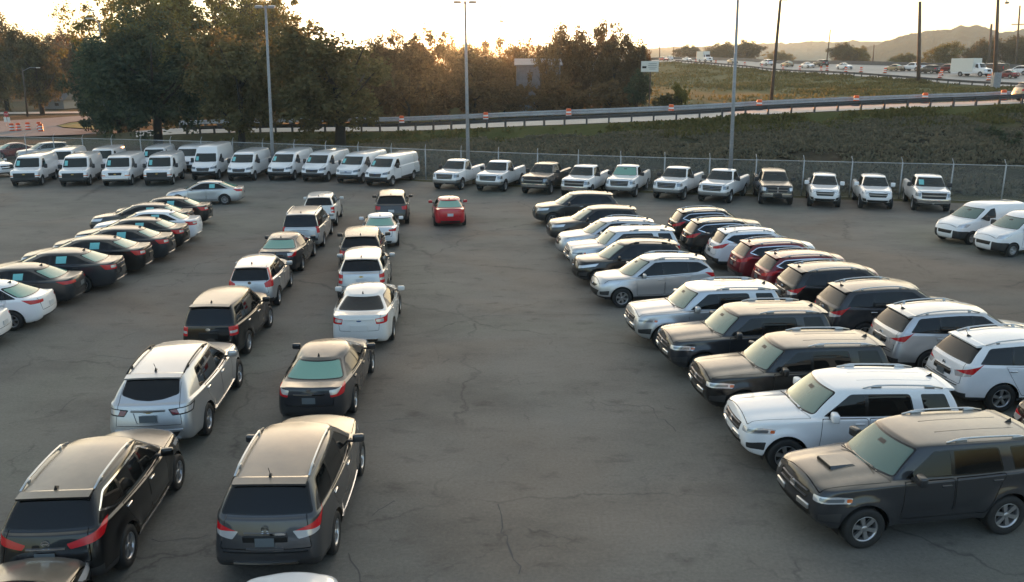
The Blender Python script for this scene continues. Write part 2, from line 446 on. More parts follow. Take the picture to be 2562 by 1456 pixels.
    ob = bpy.data.objects.new('tmp', me); bpy.context.scene.collection.objects.link(ob)
    md = ob.modifiers.new('s', 'SUBSURF'); md.levels = 2 if near else 1; md.render_levels = md.levels
    dg = bpy.context.evaluated_depsgraph_get(); ev = ob.evaluated_get(dg); m2 = bpy.data.meshes.new_from_object(ev)
    bpy.data.objects.remove(ob); bpy.data.meshes.remove(me)
    bm = bmesh.new(); bm.from_mesh(m2); bpy.data.meshes.remove(m2)
    fa, ra = S['s_fa'], S['s_fa'] + S['wb']; r = S['r']
    xw = [X(fa), X(ra)]; aR = r + S.get('archgap', .055)
    fl = S.get('flare', .012)
    for v in bm.verts:        # wheel-arch flares and a hollow in the lower door
        if abs(v.co.y) > w * .6 and v.co.z < zbf - .03:
            for x in xw:
                d = math.hypot(v.co.x - x, v.co.z - r) - aR
                v.co.y += math.copysign(fl * math.exp(-(d / .11) ** 2), v.co.y)
            if X(fa) - aR - .12 > v.co.x > X(ra) + aR + .12:
                v.co.y -= math.copysign(S.get('hollow', .014) * math.exp(-((v.co.z - S.get('hollow_z', .58)) / .12) ** 2), v.co.y)
        if S.get('power') and v.co.z > hf - .05 and X(s_c) < v.co.x < X(.12) and abs(v.co.y) < .8:
            v.co.z += S['power'] * math.exp(-((abs(v.co.y) - .0) / .42) ** 6)
    bvh = BVHTree.FromBMesh(bm)
    def surf(d, y, z):
        h = bvh.ray_cast(Vector((d * 9, y, z)), Vector((-d, 0, 0)))[0]; return h.x if h else X(0 if d > 0 else L)
    def sidey(sg, x, z):
        h = bvh.ray_cast(Vector((x, sg * 5, z)), Vector((0, -sg, 0)))[0]; return h.y if h else sg * w
    def topz(x, y):
        h = bvh.ray_cast(Vector((x, y, 5)), Vector((0, 0, -1)))[0]; return h.z if h else 1.
    S['_surf'] = surf; S['_side'] = sidey; S['_top'] = topz
    C = Cutter(bm)
    gapd = .011 if near else .014
    sg2 = (1, -1)
    # --- lower cladding band, then doors, hood, tailgate: each with a shut-line gap round it
    parts = {}
    def reg(t, **k): parts[t] = k
    if S.get('clad'):
        cz = S['clad']
        t = C.tid('cladding'); reg(t, mat='plastic', off=.004)
        for sg in sg2: C.side([(X(-.2), 0), (X(L + .2), 0), (X(L + .2), cz), (X(-.2), cz)], t, sg, ymin=.2, ny=.3)
        C.end([(-2, 0), (2, 0), (2, S.get('cladF', cz)), (-2, S.get('cladF', cz))], t, 1, nx=.3)
        C.end([(-2, 0), (2, 0), (2, S.get('cladR', cz)), (-2, S.get('cladR', cz))], t, -1, nx=.3)
    sill = S.get('sill', gc + .12)
    for d in S.get('doors', []):
        # d: s0, s1 bottom ; s0t, s1t at belt
        for sg in sg2:
            if len(d) > 4 and d[4] == 'R' and sg > 0: continue
            pts = [(X(d[0]), sill), (X(d[1]), sill), (X(d[3]), beltz(X(d[3])) + .012), (X(d[2]), beltz(X(d[2])) + .012)]
            if d[1] > ra - aR - .02 and d[1] < ra + aR:      # rear door cut away round the arch
                pts = [(X(d[0]), sill), (X(ra - aR - .07), sill), (X(ra - aR - .02), r + .12), (X(ra - aR * .72), r + aR * .80), (X(d[3]), beltz(X(d[3])) + .012), (X(d[2]), beltz(X(d[2])) + .012)]
            p = rpoly(pts, .05)
            C.side(p, GAP, sg)
            t = C.side(inset(p, gapd), 'door', sg); reg(t, mat='paint', off=0, sg=sg)
    if S.get('hood', True):
        hw = S.get('hoodw', gw - .06); p = rpoly([(X(.16), -hw * .86), (X(.16), hw * .86), (X(s_c + bowc * .62), hw), (X(s_c - .02), hw * .5), (X(s_c - .02), -hw * .5), (X(s_c + bowc * .62), -hw)], .05)
        C.topc(p, GAP, zmin=hf - .12); t = C.topc(inset(p, gapd), 'hood', zmin=hf - .12); reg(t, mat='paint', off=0)
    if S.get('gate'):
        g0, g1, gy0, gy1 = S['gate']      # z range, half widths
        p = rpoly([(-gy0, g0), (gy0, g0), (gy1, g1), (-gy1, g1)], .04)
        C.end(p, GAP, -1, xlim=L/2 - S.get('gatelim', .6)); t = C.end(inset(p, gapd), S.get('gate_name', 'tailgate'), -1, xlim=L/2 - S.get('gatelim', .6)); reg(t, mat='paint', off=0)
    # --- glass: black surround, then panes
    gz0 = S.get('wz0', zc + .035); gz1 = roofz(X(s_wt)) - S.get('wtop', .045)
    yb, yt = S.get('wyb', gw - .13), S.get('wyt', wr - .10)
    p = rpoly([(-yb, gz0), (yb, gz0), (yt, gz1), (-yt, gz1)], .06)
    t = C.end(p, 'window_trim', 1, nx=.2, xlim=-1.0); reg(t, mat='trim', off=-.002)
    t = C.end(inset(p, .022), 'windshield', 1, nx=.2, xlim=-1.0); reg(t, mat=S.get('windmat', 'wind'), off=-.005)
    if not S.get('wstick'):
        C.end([(-.10, gz1 - .135), (.10, gz1 - .135), (.09, gz1 - .08), (-.09, gz1 - .08)], tm_ := C.tid('rear_view_mirror'), 1, nx=.2, xlim=-1.0); reg(tm_, mat='plastic', off=-.004, par=t)
    for q in S.get('wstick', []):
        t2 = C.end([(q[0], q[2]), (q[1], q[2]), (q[1], q[3]), (q[0], q[3])], 'window_sticker', 1, nx=.2, xlim=-1.0); reg(t2, mat='sticker', off=-.0035, par=t)
    if S.get('backglass', True):
        z0 = S.get('bz0', z_rb + .05); z1 = roofz(X(s_rt)) - S.get('btop', .05)
        b0, b1 = S.get('byb', gw - .13), S.get('byt', wr - .09)
        pts = S.get('bpoly') or [(-b0, z0), (b0, z0), (b1, z1), (-b1, z1)]
        p = rpoly(pts, .06)
        t = C.end(p, 'window_trim', -1, nx=.12, xlim=0); reg(t, mat='trim', off=-.002)
        t = C.end(inset(p, .018), 'rear_window', -1, nx=.12, xlim=0); reg(t, mat='glass' if S.get('privacy') else S.get('rearglass', 'wind'), off=-.005)
        if S.get('brake'):
            C_b = S['brake']; t = C.end([(-.16, C_b), (.16, C_b), (.16, C_b + .03), (-.16, C_b + .03)], 'brake_light', -1, nx=.38, xlim=0); reg(t, mat='red', off=.003)
    rz = lambda x: roofz(x) - crown - .015
    for dl in S.get('dlo', []):
        # (s bottom front, s top front, s top rear, s bottom rear, [pillars (s bottom, s top)], trim?)
        a, b, c, d = dl[:4]; pil = dl[4] if len(dl) > 4 else []; trim = dl[5] if len(dl) > 5 else 'trim'
        zt = lambda s: rz(X(s)) - S.get('dtop', .055)
        zbt = lambda s: beltz(X(s)) + S.get('dbot', .05)
        top = [b + (c - b) * i / 5 for i in range(6)]
        kick = dl[6] if len(dl) > 6 else 0
        pts = [(X(a), zbt(a))] + [(X(s), zt(s)) for s in top] + [(X(d), zbt(d) + kick)]
        if kick: pts.append((X(d - .45), zbt(d - .45)))
        rad = [.03, .06] + [.0] * 4 + [.08, .05] + ([.1] if kick else [])
        p = rpoly(pts, rad)
        for sg in sg2:
            t0 = C.side(p, 'window_trim', sg, ymin=.3, ny=.3); reg(t0, mat=trim, off=.002 if trim == 'chrome' else -.002)
            if trim == 'chrome':
                t1 = C.side(inset(p, .030), 'window_trim', sg); reg(t1, mat='trim', off=-.003)
            pin = inset(p, .036 if trim == 'chrome' else .024)
            if not pil:
                t = C.side(pin, 'side_window', sg); reg(t, mat='glass', off=-.006); continue
            es = [(a - .3, b - .3)] + pil + [(d + .6, c + .6)]
            for k in range(len(es) - 1):
                h0 = .0 if k == 0 else .035; h1 = .0 if k == len(es) - 2 else .035
                lo, hi = zbt(a) - .2, zt((b + c) / 2) + .2
                s0b, s0t = es[k][0] + h0, es[k][1] + h0; s1b, s1t = es[k + 1][0] - h1, es[k + 1][1] - h1
                q = clip_poly(pin, (X(s0b), lo), (X(s0t), hi), True); q = clip_poly(q, (X(s1b), lo), (X(s1t), hi), False)
                if len(q) < 3: continue
                t = C.side(q, 'side_window', sg); reg(t, mat='glass', off=-.006, sg=sg)
                st = S.get('sstick', {}).get(k)
                if st and sg > 0:
                    t2 = C.side([(X(st[0]), st[2]), (X(st[1]), st[2]), (X(st[1]), st[3]), (X(st[0]), st[3])], 'window_sticker', sg); reg(t2, mat='sticker', off=-.004, par=t)
    # --- lamps, grille
    for nm, d, pts, mat in S.get('lamps', []):
        for sg in sg2:
            t = C.corner([(X(s), y, z) for s, y, z in pts], nm, d, sg); reg(t, mat=mat, off=S.get('lampoff', -.004))
    for nm, d, pts, mat, off in S.get('ends', []):
        xl = L/2 - .9
        t = C.end(rpoly(pts, .02, 2), nm, d, nx=.1, xlim=xl); reg(t, mat=mat, off=off)
    for nm, pts, mat, off in S.get('tops', []):
        t = C.topc(rpoly([(X(s), y) for s, y in pts], .03), -2 if nm == 'bed_hole' else nm, zmin=gc + .3); reg(t, mat=mat, off=off)
    # wheel arches
    for x in xw:
        for sg in sg2: C.side(circle((x, r), aR, 36), -2, sg, ymin=w * .55, ny=-.2)
        if S.get('archtrim'):
            for sg in sg2: pass
    for x in xw:
        if S.get('archtrim'):
            t = C.tid('arch_trim'); reg(t, mat='plastic', off=.006)
            for sg in sg2:
                C.side(circle((x, r), aR + S['archtrim'], 36), t, sg, ymin=w * .55, ny=-.2); C.side(circle((x, r), aR, 36), -2, sg, ymin=w * .55, ny=-.2)
    bm.normal_update()
    groups = {}
    for f in bm.faces:
        k = f[C.tag]
        if k in (-1, -2): continue
        groups.setdefault(k, []).append(f)
    out = []; idx = {}
    for k in sorted(groups):
        nm = C.names[k]; info = parts.get(k, dict(mat='paint', off=0))
        vi = {}; vs = []; nr = []; fs = []
        for f in groups[k]:
            ids = []
            for v in f.verts:
                if v not in vi: vi[v] = len(vs); vs.append(v.co + v.normal * info['off']); nr.append(v.normal.copy())
                ids.append(vi[v])
            fs.append(ids)
        if nm in ('side_window', 'windshield', 'rear_window'):      # glass is flatter than the pressed steel round it
            av = sum(nr, Vector()).normalized(); fl_ = .8 if nm == 'side_window' else .35
            nr = [n_.lerp(av, fl_).normalized() for n_ in nr]
        idx[k] = len(out)
        out.append([nm, mesh_from(vs, fs, nm, True, nr), info['mat'], info.get('par'), (0, 0, 0), 0])
    for o in out:
        if o[3] is not None: o[3] = idx.get(o[3])
    bm.free()
    # door handles sit on the doors
    di = [i for i, o in enumerate(out) if o[0] == 'door']
    for i in di:
        m = out[i][1]; xs = [v.co.x for v in m.vertices]; sg = 1 if m.vertices[0].co.y > 0 else -1
        hx = min(xs) + .13; hz = beltz(hx) - S.get('handle_z', .10)
        yy = abs(sidey(sg, hx + .03, hz))
        b = bmesh.new(); bm_box(b, (hx + .03, sg * (yy + .008), hz), (.20, .032, .036), bev=.012)
        out.append(['handle', bm_mesh(b, 'handle', True), S.get('handle', 'paint'), i, (0, 0, 0), 0])
    # mirrors
    for sg in sg2:
        b = bmesh.new(); mx = X(S.get('s_mir', s_c + bowc + .28)); mz = beltz(mx) + .08; my = gw - .02
        ms = S.get('mirror', (.12, .23, .16))
        bm_box(b, (mx, sg * (my + .055 + ms[1] / 2), mz + .03), ms, Matrix.Rotation(sg * -.15, 4, 'Z'), bev=.045, seg=3)
        out.append(['mirror', bm_mesh(b, 'mirror', True), S.get('mirmat', 'paint'), None, (0, 0, 0), 0]); mi = len(out) - 1
        b = bmesh.new(); bm_box(b, (mx + .01, sg * (my + .03), mz - .035), (.07, .15, .045), bev=.012)
        out.append(['bracket', bm_mesh(b, 'bracket', True), 'plastic', mi, (0, 0, 0), 0])
    # underbody with wheel tubs
    b = bmesh.new()
    bm_box(b, (0, 0, gc + .10), (L * .86, w * 1.55, .16))
    for x in xw:
        for sg in sg2:
            n = 12; R = aR + .012; y0, y1 = sg * (w * .93 - .02), sg * (w - .42)
            A = [b.verts.new((x + R * math.cos(math.pi * (i / n * 1.16 - .08)), y0, r + R * math.sin(math.pi * (i / n * 1.16 - .08)))) for i in range(n + 1)]
            D = [b.verts.new((v.co.x, y1, v.co.z)) for v in A]
            for i in range(n): b.faces.new((A[i], A[i + 1], D[i + 1], D[i]))
            b.faces.new(D)
    out.append(['underbody', bm_mesh(b, 'underbody'), 'dark', None, (0, 0, 0), 0])
    # roof rails, antenna
    if S.get('rails'):
        s0, s1, rm = S['rails'][:3]; ty = S['rails'][3] if len(S['rails']) > 3 else 'bar'
        for sg in sg2:
            b = bmesh.new(); ys = wr - .085; n = 6
            pts = []
            for i in range(n + 1):
                x = X(lerp(s0, s1, i / n)); lift = .055 if 0 < i < n else .005
                pts.append((x, sg * ys, roofz(x) - crown * (ys / wr) ** 2 + lift))
            bm_tube(b, pts, .019, 8)
            for i in (1, n - 1): bm_box(b, (pts[i][0], pts[i][1], pts[i][2] - .035), (.22 if ty == 'feet' else .08, .05, .07), bev=.015)
            out.append(['roof_rail', bm_mesh(b, 'roof_rail', True), rm, None, (0, 0, 0), 0])
    if S.get('fin'):
        x = X(S['fin']); z = roofz(x); b = bmesh.new()
        vs = [b.verts.new(q) for q in ((x + .10, 0, z - .01), (x - .06, .03, z - .01), (x - .06, -.03, z - .01), (x - .05, .006, z + .075), (x - .05, -.006, z + .075))]
        for f in ((0, 3, 4), (0, 1, 3), (0, 4, 2), (1, 2, 4, 3)): b.faces.new([vs[i] for i in f])
        if S.get('rod'): bm_tube(b, [(x, 0, z), (x - .12, 0, z + .2)], .006, 5)
        out.append(['antenna', bm_mesh(b, 'antenna'), 'dark', None, (0, 0, 0), 0])
    if S.get('spoiler'):
        b = bmesh.new(); R = []; hw = wr * .86; sl = S['spoiler']
        for i in range(13):
            y = hw * (i / 6 - 1); xr = X(s_rt) + bowr * (y / wr) ** 2 + .16; q = crown * (y / wr) ** 2; x1 = xr - .16 - sl; e = 1 - .25 * abs(i / 6 - 1) ** 4
            R.append([b.verts.new(p) for p in ((xr, y, roofz(xr) - q - .012), (xr - .10, y, roofz(xr - .10) - q + .010), (x1, y, roofz(X(s_rt)) - q - .012 * e), (x1 + .01, y, roofz(X(s_rt)) - q - .05), (xr - .12, y, roofz(xr) - q - .06))])
        for A, D in zip(R, R[1:]):
            for k in range(5): b.faces.new((A[k], A[(k+1) % 5], D[(k+1) % 5], D[k]))
        b.faces.new(R[0]); b.faces.new(R[-1][::-1]); out.append(['spoiler', bm_mesh(b, 'spoiler', False), 'paint', None, (0, 0, 0), 0])
    # extra boxes: (name, mat, s, y, z, (dx,dy,dz), bevel)
    for nm, mat, s, y, z, d, bev in S.get('boxes', []):
        e = 1 if s < L / 2 else -1; xs = max(e * surf(e, y, z + q * d[2] * .5) for q in (-1, 0, 1)) * e; deep = d[0] / 2 - .012 if d[0] > .05 else -.004
        rt = Matrix.Rotation(-math.atan2(surf(e, y + .1, z) - surf(e, y - .1, z), .2), 4, 'Z') if d[1] < .5 and abs(y) > .1 else None
        b = bmesh.new(); bm_box(b, (xs - e * deep, y, z), d, rt, bev=bev); out.append([nm, bm_mesh(b, nm, bev > .01), mat, None, (0, 0, 0), 0])
    for fn in S.get('extra', []): out += fn(S, X, roofz, beltz)
    # wheels
    ty, rm = wheel_mesh(r, S.get('tw', .23), S.get('rim', 'five'), near)
    for x in xw:
        for sg in sg2:
            y = sg * (w - S.get('tin', .03) - S.get('tw', .23) / 2)
            out.append(['wheel', ty, 'tyre', None, (x, y, r), sg]); out.append(['rim', rm, S.get('rimmat', 'alloy'), len(out) - 1, (0, 0, 0), 0])
    return out
def clip_poly(poly, a, b, keep_front):
    # keep the part of poly in front of (greater x than) line a-b, or behind it
    (ax, az), (bx, bz) = a, b; out = []
    def sd(p):
        t = (p[1] - az) / (bz - az); q = p[0] - lerp(ax, bx, t); return -q if keep_front else q
    for i in range(len(poly)):
        p, q = poly[i - 1], poly[i]; sp, sq = sd(p), sd(q)
        if (sp >= 0) != (sq >= 0):
            t = sp / (sp - sq); out.append((lerp(p[0], q[0], t), lerp(p[1], q[1], t)))
        if sq >= 0: out.append(q)
    return out
# ------------------------------------------------------------------ the kinds of vehicle (metres, s = distance back from the nose)
def badge_disc(s, y, z, r, d, mat='chrome'):
    def fn(S, X, rz, bz):
        x0 = S['_surf'](d, y, z); X = lambda q: x0
        b = bmesh.new(); n = 16
        def ring(q, dx): return [b.verts.new((X(s) + dx * d, y + q * r * math.cos(2*math.pi*k/n), z + q * r * .86 * math.sin(2*math.pi*k/n))) for k in range(n)]
        A, B, Cc = ring(1, -.01), ring(1, .012), ring(.74, .012); D = ring(.72, .0)
        for P, Q in ((A, B), (B, Cc), (Cc, D)):
            for k in range(n): b.faces.new((P[k], P[(k+1) % n], Q[(k+1) % n], Q[k]))
        bm_box(b, (X(s) + .006 * d, y, z), (.012, r * 1.7, r * .42))
        return [['badge', bm_mesh(b, 'badge'), mat, None, (0, 0, 0), 0]]
    return fn
def badge_oval(s, y, z, a, c, d, mat='blue'):
    def fn(S, X, rz, bz):
        x0 = S['_surf'](d, y, z); X = lambda q: x0
        b = bmesh.new(); n = 16
        A = [b.verts.new((X(s) - .01*d, y + a * math.cos(2*math.pi*k/n), z + c * math.sin(2*math.pi*k/n))) for k in range(n)]
        B = [b.verts.new((X(s) + .012*d, y + a * math.cos(2*math.pi*k/n), z + c * math.sin(2*math.pi*k/n))) for k in range(n)]
        for k in range(n): b.faces.new((A[k], A[(k+1) % n], B[(k+1) % n], B[k]))
        b.faces.new(B)
        return [['badge', bm_mesh(b, 'badge'), mat, None, (0, 0, 0), 0]]
    return fn
def badge_tie(s, y, z, a, d):
    def fn(S, X, rz, bz):
        x0 = S['_surf'](d, y, z); X = lambda q: x0
        b = bmesh.new()
        pr = [(-1, -.22), (-.5, -.22), (-.5, -.42), (.42, -.42), (.42, -.22), (1, -.22), (.8, .22), (.5, .22), (.5, .42), (-.42, .42), (-.42, .22), (-.8, .22)]
        A = [b.verts.new((X(s) - .01*d, y + p*a, z + q*a*.75)) for p, q in pr]; B = [b.verts.new((X(s) + .014*d, y + p*a, z + q*a*.75)) for p, q in pr]
        for k in range(12): b.faces.new((A[k], A[(k+1) % 12], B[(k+1) % 12], B[k]))
        b.faces.new(B); return [['badge', bm_mesh(b, 'badge'), 'gold', None, (0, 0, 0), 0]]
    return fn
def roof_ribs(s0, s1, ys):
    def fn(S, X, rz, bz):
        b = bmesh.new()
        for y in ys: bm_tube(b, [(X(lerp(s0, s1, i/5)), y, rz(X(lerp(s0, s1, i/5))) - .009 - S.get('crown', .05) * (y / S['wroof'])**2) for i in range(6)], .013, 6)
        return [['roof_rib', bm_mesh(b, 'roof_rib', True), 'paint', None, (0, 0, 0), 0]]
    return fn
def scoop(s, y, z):
    def fn(S, X, rz, bz):
        b = bmesh.new(); t = S['_top']; z0, z1 = t(X(s), 0), t(X(s + .45), 0)
        v = [b.verts.new(q) for q in ((X(s), -.26, z0 - .02), (X(s), .26, z0 - .02), (X(s), -.22, z0 + .055), (X(s), .22, z0 + .055), (X(s + .45), -.20, z1 + .02), (X(s + .45), .20, z1 + .02), (X(s + .50), -.28, z1 - .02), (X(s + .50), .28, z1 - .02))]
        for f in ((2, 3, 5, 4), (0, 2, 4, 6), (1, 7, 5, 3), (4, 5, 7, 6)): b.faces.new([v[i] for i in f])
        a = [['hood_scoop', bm_mesh(b, 'hood_scoop'), 'paint', None, (0, 0, 0), 0]]
        b = bmesh.new(); bm_box(b, (X(s) + .004, 0, z0 + .018), (.02, .42, .055)); a.append(['scoop_mouth', bm_mesh(b, 'scoop_mouth'), 'dark', None, (0, 0, 0), 0]); return a
    return fn
def bars(name, mat, s, y0, y1, zs, th, d, dp=.02):
    """strips that follow the front (d = 1) or rear (d = -1) face, or one flank when s is a side strip"""
    def fn(S, X, rz, bz):
        b = bmesh.new(); n = 8 if abs(y1 - y0) > .25 else 2; dp2 = min(dp, .05)
        for z in zs:
            R = []
            for i in range(n + 1):
                y = lerp(y0, y1, i / n); x = S['_surf'](d, y, z)
                R.append([b.verts.new((x + o * d, y, z + q * th / 2)) for o, q in ((-.015, -1), (dp2, -.8), (dp2, .8), (-.015, 1))])
            for A, C in zip(R, R[1:]):
                for k in range(4): b.faces.new((A[k], A[(k+1) % 4], C[(k+1) % 4], C[k]))
            b.faces.new(R[0]); b.faces.new(R[-1][::-1])
        return [[name, bm_mesh(b, name), mat, None, (0, 0, 0), 0]]
    return fn
def sill_strips(s0, s1, z, th, mat='chrome'):
    def fn(S, X, rz, bz):
        out = []
        for sg in (1, -1):
            b = bmesh.new(); R = []
            for i in range(9):
                x = X(lerp(s0, s1, i / 8)); y = S['_side'](sg, x, z)
                R.append([b.verts.new((x, y + sg * o, z + q * th / 2)) for o, q in ((-.01, -1), (.016, -.8), (.016, .8), (-.01, 1))])
            for A, C in zip(R, R[1:]):
                for k in range(4): b.faces.new((A[k], A[(k+1) % 4], C[(k+1) % 4], C[k]))
            b.faces.new(R[0]); b.faces.new(R[-1][::-1]); out.append(['sill_strip', bm_mesh(b, 'sill_strip'), mat, None, (0, 0, 0), 0])
        return out
    return fn
def bed(s0, s1, wi, zf, zr, zt):
    def fn(S, X, rz, bz):
        b = bmesh.new(); a = X(s0); e = X(s1)
        def q(*p): b.faces.new([b.verts.new(k) for k in p])
        q((a, -wi, zf), (a, wi, zf), (e, wi, zf), (e, -wi, zf))
        for y in (wi, -wi): q((a, y, zf), (e, y, zf), (e, y, zt(e)), (a, y, zt(a)))
        for x in (a, e): q((x, -wi, zf), (x, wi, zf), (x, wi, zt(x)), (x, -wi, zt(x)))
        for k in range(9): bm_box(b, ((a+e)/2, -wi + wi*2*(k+.5)/9, zf + .012), (abs(a-e)*.98, wi*.11, .022))
        return [['truck_bed', bm_mesh(b, 'truck_bed'), 'bedmat', None, (0, 0, 0), 0]]
    return fn
def wiper(s, z, y0=0, d=-1):
    def fn(S, X, rz, bz):
        b = bmesh.new(); bm_tube(b, [(X(s), y0 - .02, z), (X(s) - .02, y0 + .2, z + .015), (X(s) - .03, y0 + .42, z + .02)], .011, 5)
        return [['wiper', bm_mesh(b, 'wiper'), 'dark', None, (0, 0, 0), 0]]
    return fn
T = {}
# boxy body-on-frame SUV
def boxy(**k):
    S = dict(spoiler=.10, L=4.82, w=.965, gc=.34, s_fa=.95, wb=2.79, r=.385, tw=.265, rim='six', near=True, tin=.0,
      front=[(.38, .20), (.47, .07), (.66, .0), (.90, .03), (1.07, .12)], rear=[(.46, .12), (.54, .03), (.68, 0), (.9, .04), (1.13, .06)],
      side_z=[.34, .44, .62, .84], side_in=[.07, .03, .0, .005], flare=.045, archgap=.075, hollow=.02, hollow_z=.62,
      hf=1.07, hfs=1.05, zc=1.19, s_c=1.36, bowc=.17, belt=(1.17, 1.22), s_wt=1.93, s_rt=4.46, s_rb=4.70, z_rb=1.17, z_de=1.13, wroof=.735, gw=.875, hoodpow=.62, hcr=.05, power=.025,
      roof=[(1.85, 1.735), (2.35, 1.785), (3.2, 1.80), (4.5, 1.755)], crown=.035, pinF=.10, pinR=.06, cF=(.25, .18), cR=(.13, .13), bow=(.10, .05), cB=(.10, .12), bowr=.05, tumble=.015,
      doors=[(1.62, 2.62, 1.66, 2.62), (2.64, 3.72, 2.64, 3.66)], sill=.50, gate=(.80, 1.70, .76, .62), privacy=True, brake=1.69,
      dlo=[(1.72, 2.28, 3.52, 3.62, [(2.62, 2.60)]), (3.84, 3.74, 4.28, 4.44)], dtop=.075, dbot=.035,
      wtop=.05, clad=.0,
      lamps=[('headlight', 1, [(.20, .50, .965), (.18, .53, .865), (.58, .97, .865), (.62, .97, .965), (.40, .86, .99)], 'lamp'),
             ('lamp_bulb', 1, [(.26, .62, .950), (.26, .62, .892), (.50, .92, .888), (.50, .92, .950)], 'greylamp'),
             ('indicator', 1, [(.52, .95, .95), (.52, .95, .885), (.61, .97, .885), (.61, .97, .945)], 'amber'),
             ('fog_lamp', 1, [(.24, .66, .66), (.24, .66, .54), (.48, .90, .52), (.50, .92, .70)], 'plastic'),
             ('taillight', -1, [(4.78, .70, 1.12), (4.78, .70, .88), (4.52, .97, .86), (4.46, .97, 1.15)], 'red')],
      ends=[('grille', 1, [(-.50, .985), (.50, .985), (.48, .80), (-.48, .80)], 'dark', -.012), ('lower_grille', 1, [(-.62, .64), (.62, .64), (.55, .50), (-.55, .50)], 'dark', -.012)],
      rails=(2.55, 4.25, 'silver', 'feet'), fin=4.30, handle='paint', s_mir=1.86, mirror=(.15, .24, .19),
      extra=[roof_ribs(2.6, 4.2, (-.24, .24)), badge_oval(.045, 0, .90, .09, .065, 1, 'chrome'), bars('grille_bar', 'grey', .06, -.45, .45, (.85, .95), .022, 1), wiper(1.30, 1.245, -.55), wiper(1.30, 1.245, .05)],
      boxes=[('license_plate', 'plate', 4.80, 0, .93, (.015, .31, .155), .003), ('rear_bumper', 'paint', 4.77, 0, .60, (.20, 1.5, .17), .05)])
    S.update(k); return S
T['boxy_suv'] = boxy(boxes=boxy()['boxes'] + [('bumper_insert', 'chrome', .0, .40, .70, (.05, .34, .11), .02), ('bumper_insert', 'chrome', .0, -.40, .70, (.05, .34, .11), .02)])
T['boxy_suv_scoop'] = boxy(boxes=boxy()['boxes'] + [('bumper_insert', 'silver', .0, .40, .70, (.05, .34, .11), .02), ('bumper_insert', 'silver', .0, -.40, .70, (.05, .34, .11), .02)],
      extra=boxy()['extra'] + [scoop(.62, 0, 1.165)])
# crossover with swept tail lamps (large)
def cross(**k):
    S = dict(spoiler=.12, L=4.98, w=.975, gc=.28, s_fa=.97, wb=2.90, r=.37, tw=.235, rim='five', near=True,
      front=[(.30, .16), (.40, .04), (.58, 0), (.82, .05), (.98, .20)], rear=[(.36, .10), (.44, .02), (.60, 0), (.86, .06), (1.12, .15)],
      side_z=[.28, .38, .56, .80], flare=.022, hf=.99, hfs=.97, zc=1.13, s_c=1.28, bowc=.22, belt=(1.11, 1.19), s_wt=2.12, s_rt=4.42, s_rb=4.78, z_rb=1.16, z_de=1.12, wroof=.70, gw=.885, hoodpow=.7, hcr=.05,
      roof=[(2.05, 1.69), (2.7, 1.765), (3.4, 1.765), (4.5, 1.66)], crown=.05, pinF=.13, pinR=.09, cF=(.42, .28), cR=(.24, .20), bow=(.17, .09), cB=(.14, .18), bowr=.08,
      doors=[(1.62, 2.68, 1.60, 2.72), (2.70, 3.80, 2.74, 3.84)], sill=.44, gate=(.70, 1.64, .74, .58), privacy=True,
      dlo=[(1.66, 2.36, 4.18, 4.46, [(2.70, 2.66), (3.66, 3.60)])], dbot=.04, clad=.40, cladR=.50,
      lamps=[('headlight', 1, [(.24, .52, .92), (.22, .52, .80), (.70, .93, .86), (.78, .95, 1.0)], 'lamp'),
             ('taillight', -1, [(4.90, .50, .98), (4.92, .60, .86), (4.70, .93, .98), (4.46, .94, 1.24), (4.56, .92, 1.17)], 'red'),
             ('lamp_lens', -1, [(4.90, .48, .985), (4.93, .58, .855), (4.75, .93, .93), (4.74, .93, .975)], 'lens')],
      ends=[('grille', 1, [(-.42, .90), (.42, .90), (.30, .66), (-.30, .66)], 'dark', -.012)],
      rails=(2.45, 4.25, 'silver'), fin=4.30, rod=True, s_mir=1.86, handle='chrome',
      extra=[badge_disc(4.925, 0, 1.03, .065, -1), bars('chrome_strip', 'chrome', 4.95, -.34, .34, (.955,), .045, -1, .03), bars('bumper_strip', 'chrome', 4.965, -.52, .52, (.47,), .04, -1, .03), bars('plate_recess', 'dark', 4.96, -.36, .36, (.83,), .20, -1, .004), bars('plate_grip', 'grey', 4.96, -.30, .30, (.72,), .03, -1, .02), sill_strips(1.6, 3.4, .40, .035), bars('bumper_line', 'dark', 4.975, -.68, .68, (.66,), .012, -1, .03)],
      boxes=[('license_plate', 'darkplate', 4.945, 0, .83, (.012, .31, .15), .003)])
    S.update(k); return S
T['large_crossover'] = cross()
